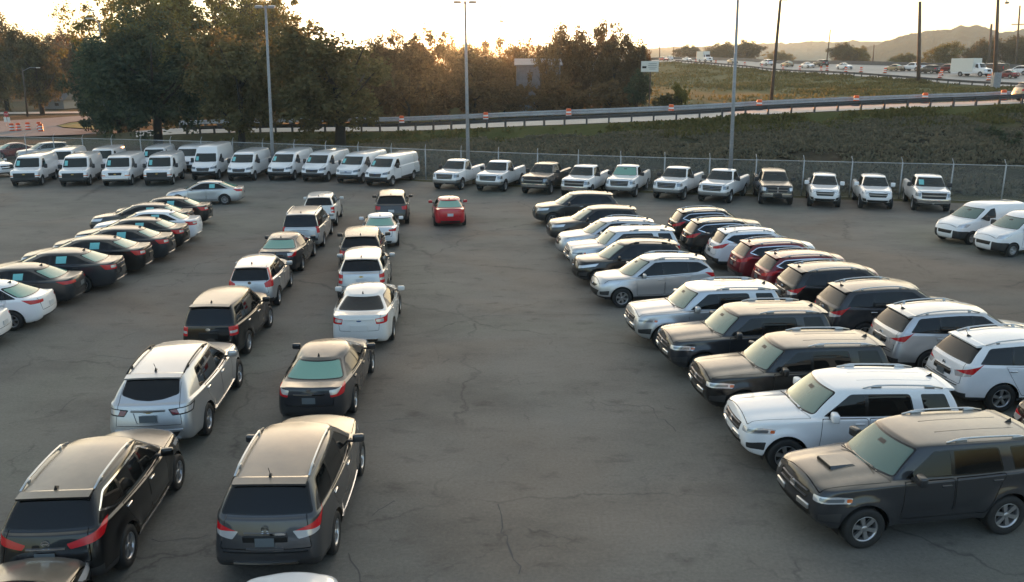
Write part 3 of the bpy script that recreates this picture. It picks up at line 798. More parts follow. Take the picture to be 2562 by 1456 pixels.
T['crossover'] = cross(L=4.66, w=.92, s_fa=.93, wb=2.70, r=.362, s_c=1.16, s_wt=1.96, s_rt=4.10, s_rb=4.46, wroof=.66, gw=.83, rear=[(.36, .10), (.44, .02), (.60, 0), (.84, .05), (1.09, .14)],
      roof=[(1.9, 1.64), (2.5, 1.705), (3.2, 1.70), (4.2, 1.62)], belt=(1.06, 1.15), zc=1.08, hf=.96, hfs=.94, z_de=1.09, z_rb=1.12, clad=.44, cladR=.56,
      doors=[(1.50, 2.50, 1.48, 2.52), (2.52, 3.50, 2.54, 3.58)], gate=(.68, 1.58, .68, .55),
      dlo=[(1.52, 2.20, 3.84, 4.18, [(2.52, 2.48), (3.46, 3.42)], 'chrome', .14)], rails=(2.2, 3.95, 'silver'), fin=3.95, rod=False, s_mir=1.72,
      lamps=[('headlight', 1, [(.22, .50, .88), (.20, .50, .76), (.66, .88, .84), (.72, .90, .95)], 'lamp'),
             ('taillight', -1, [(4.58, .34, .98), (4.60, .40, .90), (4.36, .87, 1.00), (4.12, .89, 1.19), (4.26, .86, 1.18)], 'red')],
      extra=[badge_disc(4.60, 0, 1.00, .065, -1), bars('chrome_strip', 'chrome', 4.625, -.30, .30, (.925,), .03, -1, .03), sill_strips(1.55, 3.25, .36, .035), bars('skid_plate', 'grey', 4.64, -.45, .45, (.42,), .12, -1, .04)],
      boxes=[('license_plate', 'darkplate', 4.635, 0, .80, (.012, .31, .15), .003)])
T['silver_crossover'] = cross(L=5.17, w=.995, s_fa=.98, wb=3.02, r=.375, s_rt=4.52, s_rb=4.96, roof=[(2.05, 1.69), (2.8, 1.77), (3.6, 1.76), (4.6, 1.66)], clad=.0, cladR=.0, rear=[(.34, .12), (.42, .04), (.62, 0), (.86, .05), (1.12, .14)],
      bpoly=[(-.62, 1.32), (-.30, 1.24), (0, 1.215), (.30, 1.24), (.62, 1.32), (.56, 1.60), (-.56, 1.60)], gate=(.72, 1.63, .70, .60),
      dlo=[(1.66, 2.36, 3.95, 4.12, [(2.72, 2.68), (3.70, 3.62)], 'trim')], doors=[(1.62, 2.70, 1.60, 2.74), (2.72, 3.86, 2.76, 3.90)],
      rails=(2.5, 4.35, 'dark'), fin=4.28, rod=True,
      lamps=[('headlight', 1, [(.24, .52, .92), (.22, .52, .80), (.70, .93, .86), (.78, .95, 1.0)], 'lamp'),
             ('taillight', -1, [(5.08, .46, 1.06), (5.11, .55, .92), (4.86, .95, .95), (4.70, .96, 1.12)], 'dark'),
             ('lamp_lens', -1, [(5.08, .66, 1.055), (5.10, .70, .955), (4.88, .95, .975), (4.78, .95, 1.085)], 'lens'),
             ('lamp_lens', -1, [(5.08, .50, 1.04), (5.10, .55, .945), (5.05, .66, .945), (5.05, .64, 1.05)], 'redlens')],
      ends=[('grille', 1, [(-.42, .90), (.42, .90), (.30, .66), (-.30, .66)], 'dark', -.012), ('bumper_insert', -1, [(-.66, .58), (.66, .58), (.56, .44), (-.56, .44)], 'plastic', -.008), ('plate_recess', -1, [(-.32, 1.0), (.32, 1.0), (.24, .78), (-.24, .78)], 'paint', -.02)],
      extra=[badge_tie(5.135, 0, 1.02, .10, -1), bars('bumper_strip', 'paint', 5.165, -.72, .72, (.61,), .05, -1, .05), bars('bumper_strip', 'paint', 5.10, -.64, .64, (.40,), .05, -1, .07), sill_strips(1.55, 3.5, .42, .04), bars('gate_grip', 'silver', 5.125, -.36, .36, (1.04,), .045, -1, .035)],
      boxes=[('license_plate', 'darkplate', 5.145, 0, .88, (.012, .36, .16), .003)])
T['upright_crossover'] = cross(L=4.60, w=.90, s_fa=.93, wb=2.64, r=.355, tw=.22, s_c=1.14, s_wt=1.88, s_rt=4.18, s_rb=4.46, wroof=.66, gw=.815, rear=[(.36, .10), (.44, .02), (.60, 0), (.84, .04), (1.09, .08)], rim='ten',
      roof=[(1.8, 1.65), (2.4, 1.725), (3.2, 1.725), (4.3, 1.67)], belt=(1.04, 1.09), zc=1.06, hf=.95, hfs=.93, z_de=1.06, z_rb=1.09, clad=.42, cladR=.50, bz0=1.13,
      doors=[(1.48, 2.46, 1.46, 2.48), (2.48, 3.44, 2.50, 3.50)], gate=(.66, 1.62, .68, .56), brake=1.625,
      dlo=[(1.50, 2.12, 4.02, 4.22, [(2.48, 2.44), (3.46, 3.38)])], rails=None, fin=3.95, rod=False, s_mir=1.70,
      lamps=[('headlight', 1, [(.22, .50, .88), (.20, .50, .76), (.66, .86, .84), (.72, .88, .95)], 'lamp'),
             ('taillight', -1, [(4.56, .66, 1.10), (4.57, .66, .84), (4.36, .87, .84), (4.30, .87, 1.10)], 'red'),
             ('lamp_lens', -1, [(4.56, .68, .98), (4.57, .68, .91), (4.40, .87, .91), (4.38, .87, .98)], 'lens')],
      extra=[badge_oval(4.57, 0, 1.04, .07, .04, -1, 'chrome'), bars('plate_recess', 'dark', 4.585, -.26, .26, (.86,), .19, -1, .02)],
      boxes=[])
T['small_crossover'] = cross(L=4.60, w=.92, s_fa=.92, wb=2.66, r=.355, s_c=1.10, s_wt=1.92, s_rt=4.05, s_rb=4.44, wroof=.65, gw=.83, rear=[(.36, .10), (.44, .02), (.60, 0), (.84, .05), (1.12, .14)],
      roof=[(1.85, 1.62), (2.4, 1.69), (3.1, 1.685), (4.1, 1.61)], belt=(1.04, 1.17), zc=1.06, hf=.94, hfs=.92, z_de=1.12, z_rb=1.15, clad=.40, cladR=.52, rim='six',
      doors=[(1.46, 2.46, 1.44, 2.48), (2.48, 3.44, 2.50, 3.52)], gate=(.68, 1.58, .68, .55),
      dlo=[(1.48, 2.16, 3.80, 4.16, [(2.48, 2.44), (3.42, 3.38)], 'trim', .12)], rails=(2.15, 3.85, 'paint', 'feet'), fin=3.92, rod=False, s_mir=1.68, handle='paint',
      lamps=[('headlight', 1, [(.26, .44, .84), (.24, .46, .74), (.70, .89, .84), (.80, .90, .95)], 'lamp'),
             ('fog_lamp', 1, [(.14, .64, .58), (.14, .64, .46), (.36, .86, .46), (.38, .88, .62)], 'plastic'),
             ('taillight', -1, [(4.54, .42, 1.06), (4.56, .46, .97), (4.34, .88, 1.00), (4.10, .90, 1.16), (4.22, .88, 1.17)], 'red')],
      ends=[('grille', 1, [(-.46, .80), (.46, .80), (.30, .70), (-.30, .70)], 'dark', -.01), ('lower_grille', 1, [(-.60, .62), (.60, .62), (.46, .40), (-.46, .40)], 'dark', -.01)],
      extra=[badge_oval(.06, 0, .76, .07, .05, 1, 'chrome')], boxes=[('license_plate', 'plate', 4.57, 0, .80, (.012, .31, .15), .003)])
# mid-size crossovers seen from the front further off
T['plain_crossover'] = cross(near=False, L=4.85, fin=4.2, rails=None, rod=False, s_rt=4.3, s_rb=4.64, roof=[(2.05, 1.66), (2.7, 1.735), (3.4, 1.73), (4.4, 1.64)],
      rear=[(.36, .10), (.44, .02), (.60, 0), (.86, .06), (1.12, .14)], extra=[], boxes=[('license_plate', 'plate', 4.82, 0, .84, (.012, .31, .15), .003)],
      ends=[('grille', 1, [(-.46, .92), (.46, .92), (.40, .66), (-.40, .66)], 'dark', -.012), ('grille_strip', 1, [(-.46, .82), (.46, .82), (.45, .76), (-.45, .76)], 'chrome', .004)],
      dlo=[(1.66, 2.36, 4.05, 4.32, [(2.70, 2.66), (3.62, 3.54)])],
      lamps=[('headlight', 1, [(.24, .50, .95), (.22, .52, .82), (.62, .93, .88), (.68, .95, 1.0)], 'lamp'),
             ('taillight', -1, [(4.76, .64, 1.08), (4.78, .64, .90), (4.55, .94, .92), (4.46, .95, 1.12)], 'red')])
T['railed_crossover'] = dict(T['plain_crossover'], rails=(2.4, 4.2, 'silver'), dlo=[(1.66, 2.36, 3.60, 3.70, [(2.70, 2.66)]), (3.86, 3.78, 4.12, 4.36)])
T['light_tail_crossover'] = cross(near=False, L=4.75, fin=4.1, rails=None, rod=False, s_rt=4.2, s_rb=4.54, w=.94, wroof=.66, gw=.85, roof=[(2.05, 1.65), (2.7, 1.72), (3.3, 1.72), (4.3, 1.64)],
      rear=[(.36, .10), (.44, .02), (.60, 0), (.86, .05), (1.12, .10)], extra=[badge_tie(4.72, 0, 1.05, .09, -1)], boxes=[('license_plate', 'plate', 4.735, 0, .90, (.012, .34, .17), .003)], brake=1.595,
      dlo=[(1.60, 2.30, 4.0, 4.22, [(2.64, 2.60), (3.56, 3.48)])],
      lamps=[('headlight', 1, [(.24, .50, .95), (.22, .52, .82), (.62, .90, .88), (.68, .91, 1.0)], 'lamp'),
             ('taillight', -1, [(4.66, .70, 1.12), (4.68, .70, .80), (4.50, .91, .80), (4.46, .92, 1.14)], 'red'),
             ('lamp_lens', -1, [(4.67, .71, .99), (4.68, .71, .91), (4.50, .91, .91), (4.48, .91, .99)], 'lens')])
T['tall_lamp_hatchback'] = cross(L=4.35, w=.885, s_fa=.88, wb=2.61, r=.335, tw=.21, s_c=.98, s_wt=1.84, s_rt=3.92, s_rb=4.22, wroof=.62, gw=.79, rear=[(.34, .10), (.42, .02), (.58, 0), (.82, .04), (1.02, .09)], near=False,
      roof=[(1.8, 1.55), (2.4, 1.61), (3.0, 1.61), (4.0, 1.54)], belt=(1.0, 1.08), zc=1.0, hf=.90, hfs=.88, z_de=1.02, z_rb=1.05, clad=.40, cladR=.46, bz0=1.08,
      doors=[(1.38, 2.36, 1.36, 2.40), (2.38, 3.30, 2.42, 3.34)], gate=(.64, 1.50, .64, .52),
      dlo=[(1.42, 2.10, 3.66, 3.95, [(2.40, 2.36), (3.30, 3.26)])], rails=None, fin=3.6, rod=False, s_mir=1.6, handle='paint',
      lamps=[('headlight', 1, [(.22, .48, .84), (.20, .48, .74), (.66, .85, .80), (.72, .86, .92)], 'lamp'),
             ('taillight', -1, [(4.30, .56, 1.0), (4.31, .58, .84), (4.10, .86, .86), (4.04, .86, 1.06), (3.88, .74, 1.46), (3.98, .68, 1.46), (4.16, .73, 1.10)], 'red')],
      extra=[badge_oval(4.30, 0, 1.02, .06, .05, -1, 'chrome')], boxes=[('license_plate', 'plate', 4.335, 0, .82, (.012, .31, .15), .003)])
T['minivan'] = cross(spoiler=.04, L=5.14, w=.985, s_fa=.98, wb=3.08, r=.34, near=False, s_c=1.05, bowc=.26, s_wt=1.95, s_rt=4.78, s_rb=5.02, wroof=.74, gw=.90, rear=[(.32, .10), (.40, .02), (.56, 0), (.86, .03), (1.04, .06)], gc=.24, side_z=[.24, .34, .52, .78],
      roof=[(1.85, 1.66), (2.5, 1.74), (3.6, 1.76), (4.9, 1.70)], belt=(1.06, 1.06), zc=1.05, hf=.92, hfs=.90, z_de=1.04, z_rb=1.08, clad=0, cladR=0, bz0=1.12, byb=.80, byt=.66, cB=(.08, .08),
      doors=[(1.5, 2.6, 1.48, 2.62), (2.62, 3.72, 2.64, 3.80)], gate=(.62, 1.66, .82, .68), gatelim=.5,
      dlo=[(1.52, 2.30, 4.66, 4.86, [(2.60, 2.56), (3.84, 3.80)])], rails=(2.3, 4.7, 'silver'), fin=4.5, rod=False, s_mir=1.75,
      lamps=[('headlight', 1, [(.24, .50, .88), (.22, .52, .72), (.62, .93, .80), (.68, .95, .92)], 'lamp'),
             ('taillight', -1, [(5.09, .82, 1.14), (5.09, .82, .84), (4.94, .97, .84), (4.94, .97, 1.14)], 'red')],
      extra=[bars('chrome_strip', 'silver', 5.12, -.4, .4, (.99,), .03, -1, .03)], boxes=[('license_plate', 'plate', 5.125, 0, .86, (.012, .31, .15), .003), ('bumper_pad', 'plastic', 5.11, 0, .56, (.08, 1.6, .12), .03)])
# saloons
def saloon(**k):
    S = dict(rearglass='green', L=4.87, w=.925, gc=.20, s_fa=.94, wb=2.80, r=.325, tw=.215, rim='five', near=True,
      front=[(.22, .16), (.30, .05), (.48, 0), (.64, .06), (.76, .26)], rear=[(.30, .12), (.38, .03), (.56, 0), (.82, .02), (1.03, .07)],
      side_z=[.20, .30, .50, .70], flare=.015, hf=.76, hfs=.77, zc=.94, s_c=1.22, bowc=.24, belt=(.93, .99), s_wt=2.12, s_rt=3.62, s_rb=4.36, z_rb=1.0, z_de=1.03, wroof=.58, gw=.845, hoodpow=.72, hcr=.05,
      roof=[(2.0, 1.36), (2.55, 1.455), (3.1, 1.45), (3.75, 1.36)], crown=.05, pinF=.16, pinR=.12, cF=(.48, .32), cR=(.34, .26), bow=(.20, .13), cB=(.14, .16), bowr=.12, cW=(.14, .18), tumble=.05,
      gpR=.12, wcurve=.05, rcurve=-.05,
      doors=[(1.56, 2.62, 1.54, 2.66), (2.64, 3.60, 2.68, 3.70)], sill=.34, gate=(.60, 1.06, .56, .62), gate_name='trunk_lid', gatelim=.35,
      dlo=[(1.58, 2.28, 3.36, 3.98, [(2.66, 2.62), (3.58, 3.48)])], dbot=.035, dtop=.05, wtop=.04, btop=.05, byb=.70, byt=.50, bz0=1.045,
      lamps=[('headlight', 1, [(.36, .44, .70), (.30, .48, .60), (.72, .88, .66), (.88, .90, .80), (.6, .72, .76)], 'lamp'),
             ('taillight', -1, [(4.80, .44, .93), (4.83, .50, .80), (4.60, .88, .82), (4.38, .90, .98)], 'red')],
      ends=[('grille', 1, [(-.42, .62), (.42, .62), (.30, .34), (-.30, .34)], 'dark', -.01), ('bumper_insert', -1, [(-.55, .40), (.55, .40), (.50, .28), (-.50, .28)], 'plastic', -.006)],
      fin=3.52, s_mir=1.76, handle='paint', extra=[], boxes=[('license_plate', 'darkplate', 4.855, 0, .74, (.012, .31, .15), .003)])
    S.update(k); return S
T['saloon'] = saloon(extra=[badge_oval(4.80, 0, .97, .06, .04, -1, 'chrome'), bars('chrome_strip', 'chrome', 4.845, -.36, .36, (.885,), .035, -1, .03)],
      lamps=[('headlight', 1, [(.36, .44, .70), (.30, .48, .60), (.72, .88, .66), (.88, .90, .80), (.6, .72, .76)], 'lamp'),
             ('taillight', -1, [(4.80, .50, .96), (4.83, .54, .80), (4.60, .88, .82), (4.38, .90, 1.0)], 'red'),
             ('lamp_lens', -1, [(4.80, .50, .965), (4.82, .53, .85), (4.72, .64, .86), (4.66, .80, .965), (4.6, .84, .99)], 'lens')])
T['strip_lamp_saloon'] = saloon(near=False, lamps=[('headlight', 1, [(.36, .44, .70), (.30, .48, .60), (.72, .88, .66), (.88, .90, .80), (.6, .72, .76)], 'lamp'),
             ('taillight', -1, [(4.80, .40, .95), (4.83, .42, .85), (4.60, .88, .83), (4.36, .90, .95)], 'red')],
      extra=[bars('bumper_strip', 'chrome', 4.84, -.5, .5, (.36,), .03, -1, .04)], sstick={1: (2.86, 3.18, 1.05, 1.26)})
T['liftback_saloon'] = saloon(near=False, s_rt=3.5, s_rb=4.50, roof=[(2.0, 1.36), (2.55, 1.46), (3.1, 1.45), (3.65, 1.36)], sstick={1: (2.86, 3.18, 1.06, 1.29)}, extra=[], rim='ten')
T['compact_saloon'] = saloon(near=False, L=4.54, s_rt=3.42, s_rb=4.12, wb=2.65, w=.91, gw=.83, wroof=.57, rear=[(.30, .12), (.38, .03), (.56, 0), (.82, .02), (1.04, .06)], z_de=1.04, roof=[(2.0, 1.37), (2.5, 1.465), (2.95, 1.46), (3.55, 1.37)],
      doors=[(1.52, 2.5, 1.5, 2.54), (2.52, 3.40, 2.56, 3.50)], dlo=[(1.56, 2.24, 3.20, 3.76, [(2.54, 2.5), (3.40, 3.3)])], fin=3.3,
      lamps=[('headlight', 1, [(.36, .44, .70), (.30, .48, .60), (.72, .86, .66), (.88, .88, .80), (.6, .72, .76)], 'lamp'),
             ('taillight', -1, [(4.47, .42, .95), (4.50, .46, .86), (4.28, .86, .83), (4.02, .88, .98)], 'red')], boxes=[('license_plate', 'plate', 4.535, 0, .72, (.012, .31, .15), .003)])
T['big_saloon'] = saloon(L=5.15, w=.965, s_fa=1.0, wb=2.87, r=.345, s_c=1.32, s_wt=2.24, s_rt=3.86, s_rb=4.60, gc=.22, hf=.84, hfs=.84, zc=1.03, belt=(1.02, 1.09), z_rb=1.10, z_de=1.13, wroof=.61, gw=.885, near=True,
      front=[(.24, .16), (.32, .05), (.50, 0), (.70, .05), (.84, .20)], rear=[(.32, .12), (.40, .03), (.58, 0), (.86, .02), (1.13, .07)], roof=[(2.1, 1.44), (2.7, 1.545), (3.3, 1.54), (4.0, 1.44)], bz0=1.14, gate=(.66, 1.16, .58, .64),
      doors=[(1.66, 2.78, 1.64, 2.82), (2.80, 3.80, 2.84, 3.90)], dlo=[(1.70, 2.42, 3.62, 4.22, [(2.82, 2.78), (3.80, 3.70)], 'trim')], fin=3.76, s_mir=1.88, sstick={1: (3.02, 3.38, 1.16, 1.40)},
      lamps=[('headlight', 1, [(.34, .50, .84), (.30, .52, .72), (.66, .92, .76), (.74, .94, .90)], 'lamp'),
             ('taillight', -1, [(5.08, .50, 1.02), (5.11, .54, .86), (4.86, .92, .86), (4.68, .94, 1.06)], 'red'),
             ('lamp_lens', -1, [(5.08, .52, 1.00), (5.11, .57, .91), (4.99, .78, .91), (4.97, .76, 1.01)], 'lens')],
      extra=[badge_oval(5.10, 0, .98, .075, .035, -1), bars('lid_strip', 'paint', 5.115, -.44, .44, (1.0,), .03, -1, .02), bars('bumper_strip', 'chrome', 5.12, -.55, .55, (.40,), .03, -1, .04)],
      boxes=[('plate_recess', 'paint', 5.135, 0, .76, (.02, .5, .19), .006), ('license_plate', 'plate', 5.146, 0, .76, (.012, .31, .15), .003)])
# pick-up trucks
def pickup(**k):
    S = dict(windmat='darkwind', L=5.70, w=1.005, gc=.42, s_fa=.98, wb=3.45, r=.395, tw=.26, rim='five', near=False, tin=.02, brake=1.83,
      front=[(.46, .10), (.54, .02), (.70, 0), (.98, .05), (1.18, .10)], rear=[(.52, .08), (.60, .02), (.76, .0), (1.0, .03), (1.32, .04)],
      side_z=[.42, .54, .72, .96], side_in=[.08, .03, 0, .005], flare=.03, archgap=.08, hf=1.18, hfs=1.15, zc=1.29, s_c=1.42, bowc=.14, belt=(1.27, 1.29), s_wt=2.06, s_rt=3.18, s_rb=3.30, z_rb=1.32, z_de=1.32, deck_side=.02, wroof=.72, gw=.91, hoodpow=.6, hcr=.03,
      roof=[(2.0, 1.84), (2.4, 1.895), (2.9, 1.90), (3.3, 1.86)], crown=.04, pinF=.08, pinR=.03, cF=(.26, .18), cR=(.08, .08), bow=(.09, .02), cB=(.08, .10), bowr=.02, tumble=.015,
      doors=[(1.70, 3.0, 1.72, 2.98)], sill=.56, gate=(.62, 1.30, .74, .74), gatelim=.3, privacy=True, byb=.74, byt=.62, bz0=1.36, hood=True,
      dlo=[(1.80, 2.28, 2.95, 2.98, [])], dtop=.07, clad=.0,
      lamps=[('headlight', 1, [(.16, .64, 1.10), (.14, .64, .90), (.40, .99, .92), (.40, .99, 1.10)], 'greylamp'), ('lower_valance', 1, [(.1, 0, .54), (.1, 0, .36), (.5, 1.0, .36), (.5, 1.0, .54)], 'plastic'),
             ('taillight', -1, [(5.66, .82, 1.22), (5.66, .82, .90), (5.54, .99, .90), (5.54, .99, 1.22)], 'red')],
      ends=[('grille', 1, [(-.60, 1.12), (.60, 1.12), (.54, .80), (-.54, .80)], 'dark', -.015), ('bumper', 1, [(-.95, .74), (.95, .74), (.95, .54), (-.95, .54)], 'silver', .02)],
      fin=None, handle='plastic', mirmat='plastic', s_mir=1.98, mirror=(.14, .26, .24), wyb=.80, wyt=.64,
      beds=(3.40, 5.58), extra=[], boxes=[('license_plate', 'plate', 5.71, 0, .72, (.012, .31, .15), .003), ('rear_bumper', 'chrome', 5.70, 0, .66, (.16, 1.8, .18), .04)])
    S.update(k)
    if S['beds']:
        s0, s1 = S['beds']; S['tops'] = S.get('tops', []) + [('bed_hole', [(s0, -.78), (s0, .78), (s1, .78), (s1, -.78)], 'x', 0)]
        S['extra'] = S['extra'] + [bed(s0 - .01, s1 + .01, .785, .92, 0, lambda x: 1.30)]
    return S
GR = [bars('grille_bar', 'silver', .045, -.56, .56, (.87, .96, 1.05), .035, 1, .03), badge_oval(.03, 0, .965, .12, .05, 1)]
T['pickup'] = pickup(extra=GR)
T['pickup_light_grille'] = pickup(extra=[bars('grille_bar', 'silver', .045, -.62, .62, (.97,), .09, 1, .03), badge_tie(.035, 0, .97, .13, 1), bars('grille_bar', 'chrome', .05, -.62, .62, (1.10,), .035, 1, .03)], s_rt=3.55, s_rb=3.70, beds=(3.78, 5.58), hf=1.20, hfs=1.17,
      roof=[(2.0, 1.83), (2.4, 1.885), (3.1, 1.89), (3.7, 1.85)], doors=[(1.70, 2.9, 1.72, 2.88)], dlo=[(1.80, 2.28, 3.38, 3.46, [(2.92, 2.90)])],
      ends=[('grille', 1, [(-.66, 1.14), (.66, 1.14), (.62, .80), (-.62, .80)], 'dark', -.015), ('bumper', 1, [(-.95, .76), (.95, .76), (.95, .56), (-.95, .56)], 'chrome', .02)])
T['cross_grille_pickup'] = pickup(extra=[bars('grille_bar', 'chrome', .045, -.56, .56, (.96,), .07, 1, .04), bars('grille_post', 'chrome', .045, -.04, .04, (.96,), .32, 1, .04), bars('grille_edge', 'chrome', .05, -.60, .60, (.80, 1.13), .04, 1, .04)], s_rt=3.95, s_rb=4.10, beds=(4.2, 5.60), L=5.8,
      roof=[(2.0, 1.83), (2.4, 1.89), (3.3, 1.90), (4.1, 1.86)], doors=[(1.70, 2.85, 1.72, 2.86), (2.88, 3.78, 2.88, 3.80)], dlo=[(1.80, 2.28, 3.72, 3.84, [(2.88, 2.86)])],
      ends=[('grille', 1, [(-.60, 1.13), (.60, 1.13), (.54, .80), (-.54, .80)], 'dark', -.015), ('bumper', 1, [(-.95, .74), (-.25, .74), (-.25, .54), (-.95, .54)], 'chrome', .02), ('bumper', 1, [(.95, .74), (.25, .74), (.25, .54), (.95, .54)], 'chrome', .02)],
      lamps=[('headlight', 1, [(.16, .64, 1.10), (.14, .64, .90), (.40, .99, .90), (.40, .99, 1.10)], 'lamp'), ('taillight', -1, [(5.76, .82, 1.22), (5.76, .82, .90), (5.64, .99, .90), (5.64, .99, 1.22)], 'red')], boxes=[('rear_bumper', 'chrome', 5.8, 0, .66, (.16, 1.8, .18), .04)])
T['small_pickup'] = pickup(L=5.40, w=.945, wb=3.25, r=.375, gw=.85, wroof=.66, s_rt=3.75, s_rb=3.88, beds=(3.96, 5.28), hf=1.08, hfs=1.06, zc=1.20, belt=(1.18, 1.21), z_rb=1.22, z_de=1.20, wyb=.73, wyt=.58, byb=.68, byt=.56, bz0=1.26,
      front=[(.42, .16), (.50, .04), (.68, 0), (.92, .05), (1.08, .14)], rear=[(.52, .08), (.60, .02), (.76, .0), (1.0, .03), (1.20, .04)], roof=[(2.0, 1.735), (2.4, 1.785), (3.2, 1.79), (3.9, 1.75)], gate=(.62, 1.18, .70, .70), pinF=.13, cF=(.36, .26), bow=(.14, .02),
      doors=[(1.68, 2.75, 1.70, 2.76), (2.78, 3.62, 2.78, 3.62)], dlo=[(1.76, 2.26, 3.52, 3.62, [(2.78, 2.76)])], mirmat='paint',
      lamps=[('headlight', 1, [(.16, .58, 1.02), (.16, .60, .90), (.56, .92, .90), (.60, .93, 1.02)], 'lamp'), ('fog_lamp', 1, [(.10, .64, .66), (.10, .64, .50), (.32, .88, .50), (.34, .90, .68)], 'dark'), ('taillight', -1, [(5.36, .76, 1.12), (5.36, .76, .84), (5.24, .93, .84), (5.24, .93, 1.12)], 'red')],
      ends=[('grille', 1, [(-.52, 1.0), (.52, 1.0), (.44, .76), (-.44, .76)], 'dark', -.015), ('bumper_gap', 1, [(-.60, .60), (.60, .60), (.5, .46), (-.5, .46)], 'dark', -.006)],
      extra=[bars('grille_bar', 'silver', .04, -.50, .50, (.895,), .075, 1, .03), badge_tie(.025, 0, .895, .09, 1), bars('grille_strip', 'chrome', .05, -.5, .5, (.99,), .02, 1, .03)], boxes=[])
for k_ in ('small_pickup',): T[k_]['extra'][-1] = bed(3.95, 5.29, .73, .86, 0, lambda x: 1.18); T[k_]['tops'] = [('bed_hole', [(3.96, -.725), (3.96, .725), (5.28, .725), (5.28, -.725)], 'x', 0)]
# vans
def van(**k):
    S = dict(windmat='darkwind', L=5.69, w=1.01, gc=.34, s_fa=.85, wb=3.43, r=.37, tw=.24, rim='van', rimmat='steel', near=False, tin=.05,
      front=[(.38, .08), (.46, .01), (.62, 0), (.84, .02), (1.10, .06)], rear=[(.40, .06), (.50, .0), (.70, 0), (1.0, .01), (1.3, .02)],
      side_z=[.34, .46, .68, .94], side_in=[.05, .02, 0, .0], flare=.012, hf=1.10, hfs=1.10, zc=1.26, s_c=.88, bowc=.16, belt=(1.22, 1.26), s_wt=1.55, s_rt=5.60, s_rb=5.68, z_rb=1.30, z_de=1.28, wroof=.86, gw=.965, hoodpow=.8, hcr=.02,
      roof=[(1.5, 1.97), (2.0, 2.055), (3.5, 2.08), (5.6, 2.04)], crown=.06, pinF=.06, pinR=.03, cF=(.20, .16), cR=(.08, .08), bow=(.08, .03), cB=(.08, .10), bowr=.02, tumble=.05, gpR=.05, gpF=.10,
      doors=[(1.22, 2.25, 1.24, 2.26), (2.30, 3.60, 2.30, 3.60, 'R')], sill=.46, gate=(.56, 1.95, .82, .74), gatelim=.3, privacy=True, bz0=1.36, btop=.16, byb=.72, byt=.64, hood=True, hoodw=.78,
      dlo=[(1.30, 1.78, 2.12, 2.18, [])], dtop=.15, dbot=.05, wtop=.085, wyb=.80, wyt=.72, wz0=1.30, clad=.62, cladF=.68, trs=(.10, .4, .8),
      wstick=[(-.70, -.48, 1.42, 1.74)],
      lamps=[('headlight', 1, [(.10, .60, .98), (.08, .60, .76), (.30, .99, .76), (.30, .99, .98)], 'lamp'), ('indicator', 1, [(.10, .60, .82), (.08, .60, .75), (.32, .99, .75), (.32, .99, .82)], 'amber'),
             ('taillight', -1, [(5.66, .86, 1.3), (5.66, .86, .95), (5.56, .99, .95), (5.56, .99, 1.3)], 'red')],
      ends=[('grille', 1, [(-.70, .98), (.70, .98), (.70, .68), (-.70, .68)], 'dark', -.012)], fin=None, handle='plastic', mirmat='plastic', mirror=(.14, .22, .30), s_mir=1.42, extra=[badge_tie(.03, 0, .88, .10, 1)],
      boxes=[('front_bumper', 'plastic', .05, 0, .53, (.16, 1.78, .22), .05), ('rear_bumper', 'plastic', 5.69, 0, .50, (.16, 1.8, .18), .04)])
    S.update(k); return S
T['cargo_van'] = van()
T['cargo_van_grey_bumper'] = van(clad=.46, cladF=.50, boxes=[('front_bumper', 'silver', .04, 0, .56, (.18, 1.78, .22), .05), ('rear_bumper', 'plastic', 5.69, 0, .50, (.16, 1.8, .18), .04)],
      ends=[('grille', 1, [(-.46, .99), (.46, .99), (.42, .80), (-.42, .80)], 'dark', -.012)])
def euro(H=2.09, **k):
    h = H - 2.09
    S = van(L=5.98, w=1.03, s_fa=.98, wb=3.75, gc=.36, s_c=.86, bowc=.2, s_wt=1.72, belt=(1.30, 1.32), zc=1.30, hf=.98, hfs=1.04, roof=[(1.6, 1.93 + h), (2.1, 2.06 + h), (3.5, 2.10 + h), (5.9, 2.06 + h)], s_rt=5.88, s_rb=5.96, z_rb=1.35, z_de=1.33,
      wroof=.86 - .04 * (h > .1), front=[(.40, .10), (.48, .02), (.62, 0), (.80, .04), (.98, .12)], rear=[(.42, .06), (.5, 0), (.7, 0), (1.0, .01), (1.33, .02)], pinF=.12, cF=(.34, .24), bow=(.14, .03), wz0=1.345, wtop=.09 + h * .86,
      doors=[(1.32, 2.42, 1.34, 2.44), (2.50, 3.85, 2.50, 3.85, 'R')], dlo=[(1.40, 1.98, 2.30, 2.36, [])], dtop=.16 + h, clad=.56, cladF=.72, s_mir=1.56, mirror=(.15, .22, .34),
      lamps=[('headlight', 1, [(.20, .56, 1.02), (.14, .54, .88), (.52, .96, .92), (.60, 1.0, 1.12), (.40, .80, 1.08)], 'greylamp'), ('taillight', -1, [(5.95, .88, 1.5), (5.95, .88, 1.0), (5.85, 1.0, 1.0), (5.85, 1.0, 1.5)], 'red')],
      ends=[('grille', 1, [(-.48, .96), (.48, .96), (.42, .74), (-.42, .74)], 'dark', -.015), ('lower_grille', 1, [(-.6, .60), (.6, .60), (.6, .48), (-.6, .48)], 'dark', -.005)],
      wstick=[(-.72, -.50, 1.44, 1.72)], extra=[bars('grille_bar', 'grey', .05, -.44, .44, (.80, .88), .03, 1, .03), badge_oval(.07, 0, .90, .10, .045, 1)],
      boxes=[('rear_bumper', 'plastic', 5.98, 0, .52, (.14, 1.8, .2), .04)], rimmat='steel')
    S.update(k); return S
T['low_roof_van'] = euro()
T['silver_grille_van'] = euro(ends=[('grille', 1, [(-.48, .96), (.48, .96), (.42, .74), (-.42, .74)], 'silver', -.01), ('lower_grille', 1, [(-.6, .60), (.6, .60), (.6, .48), (-.6, .48)], 'dark', -.005)])
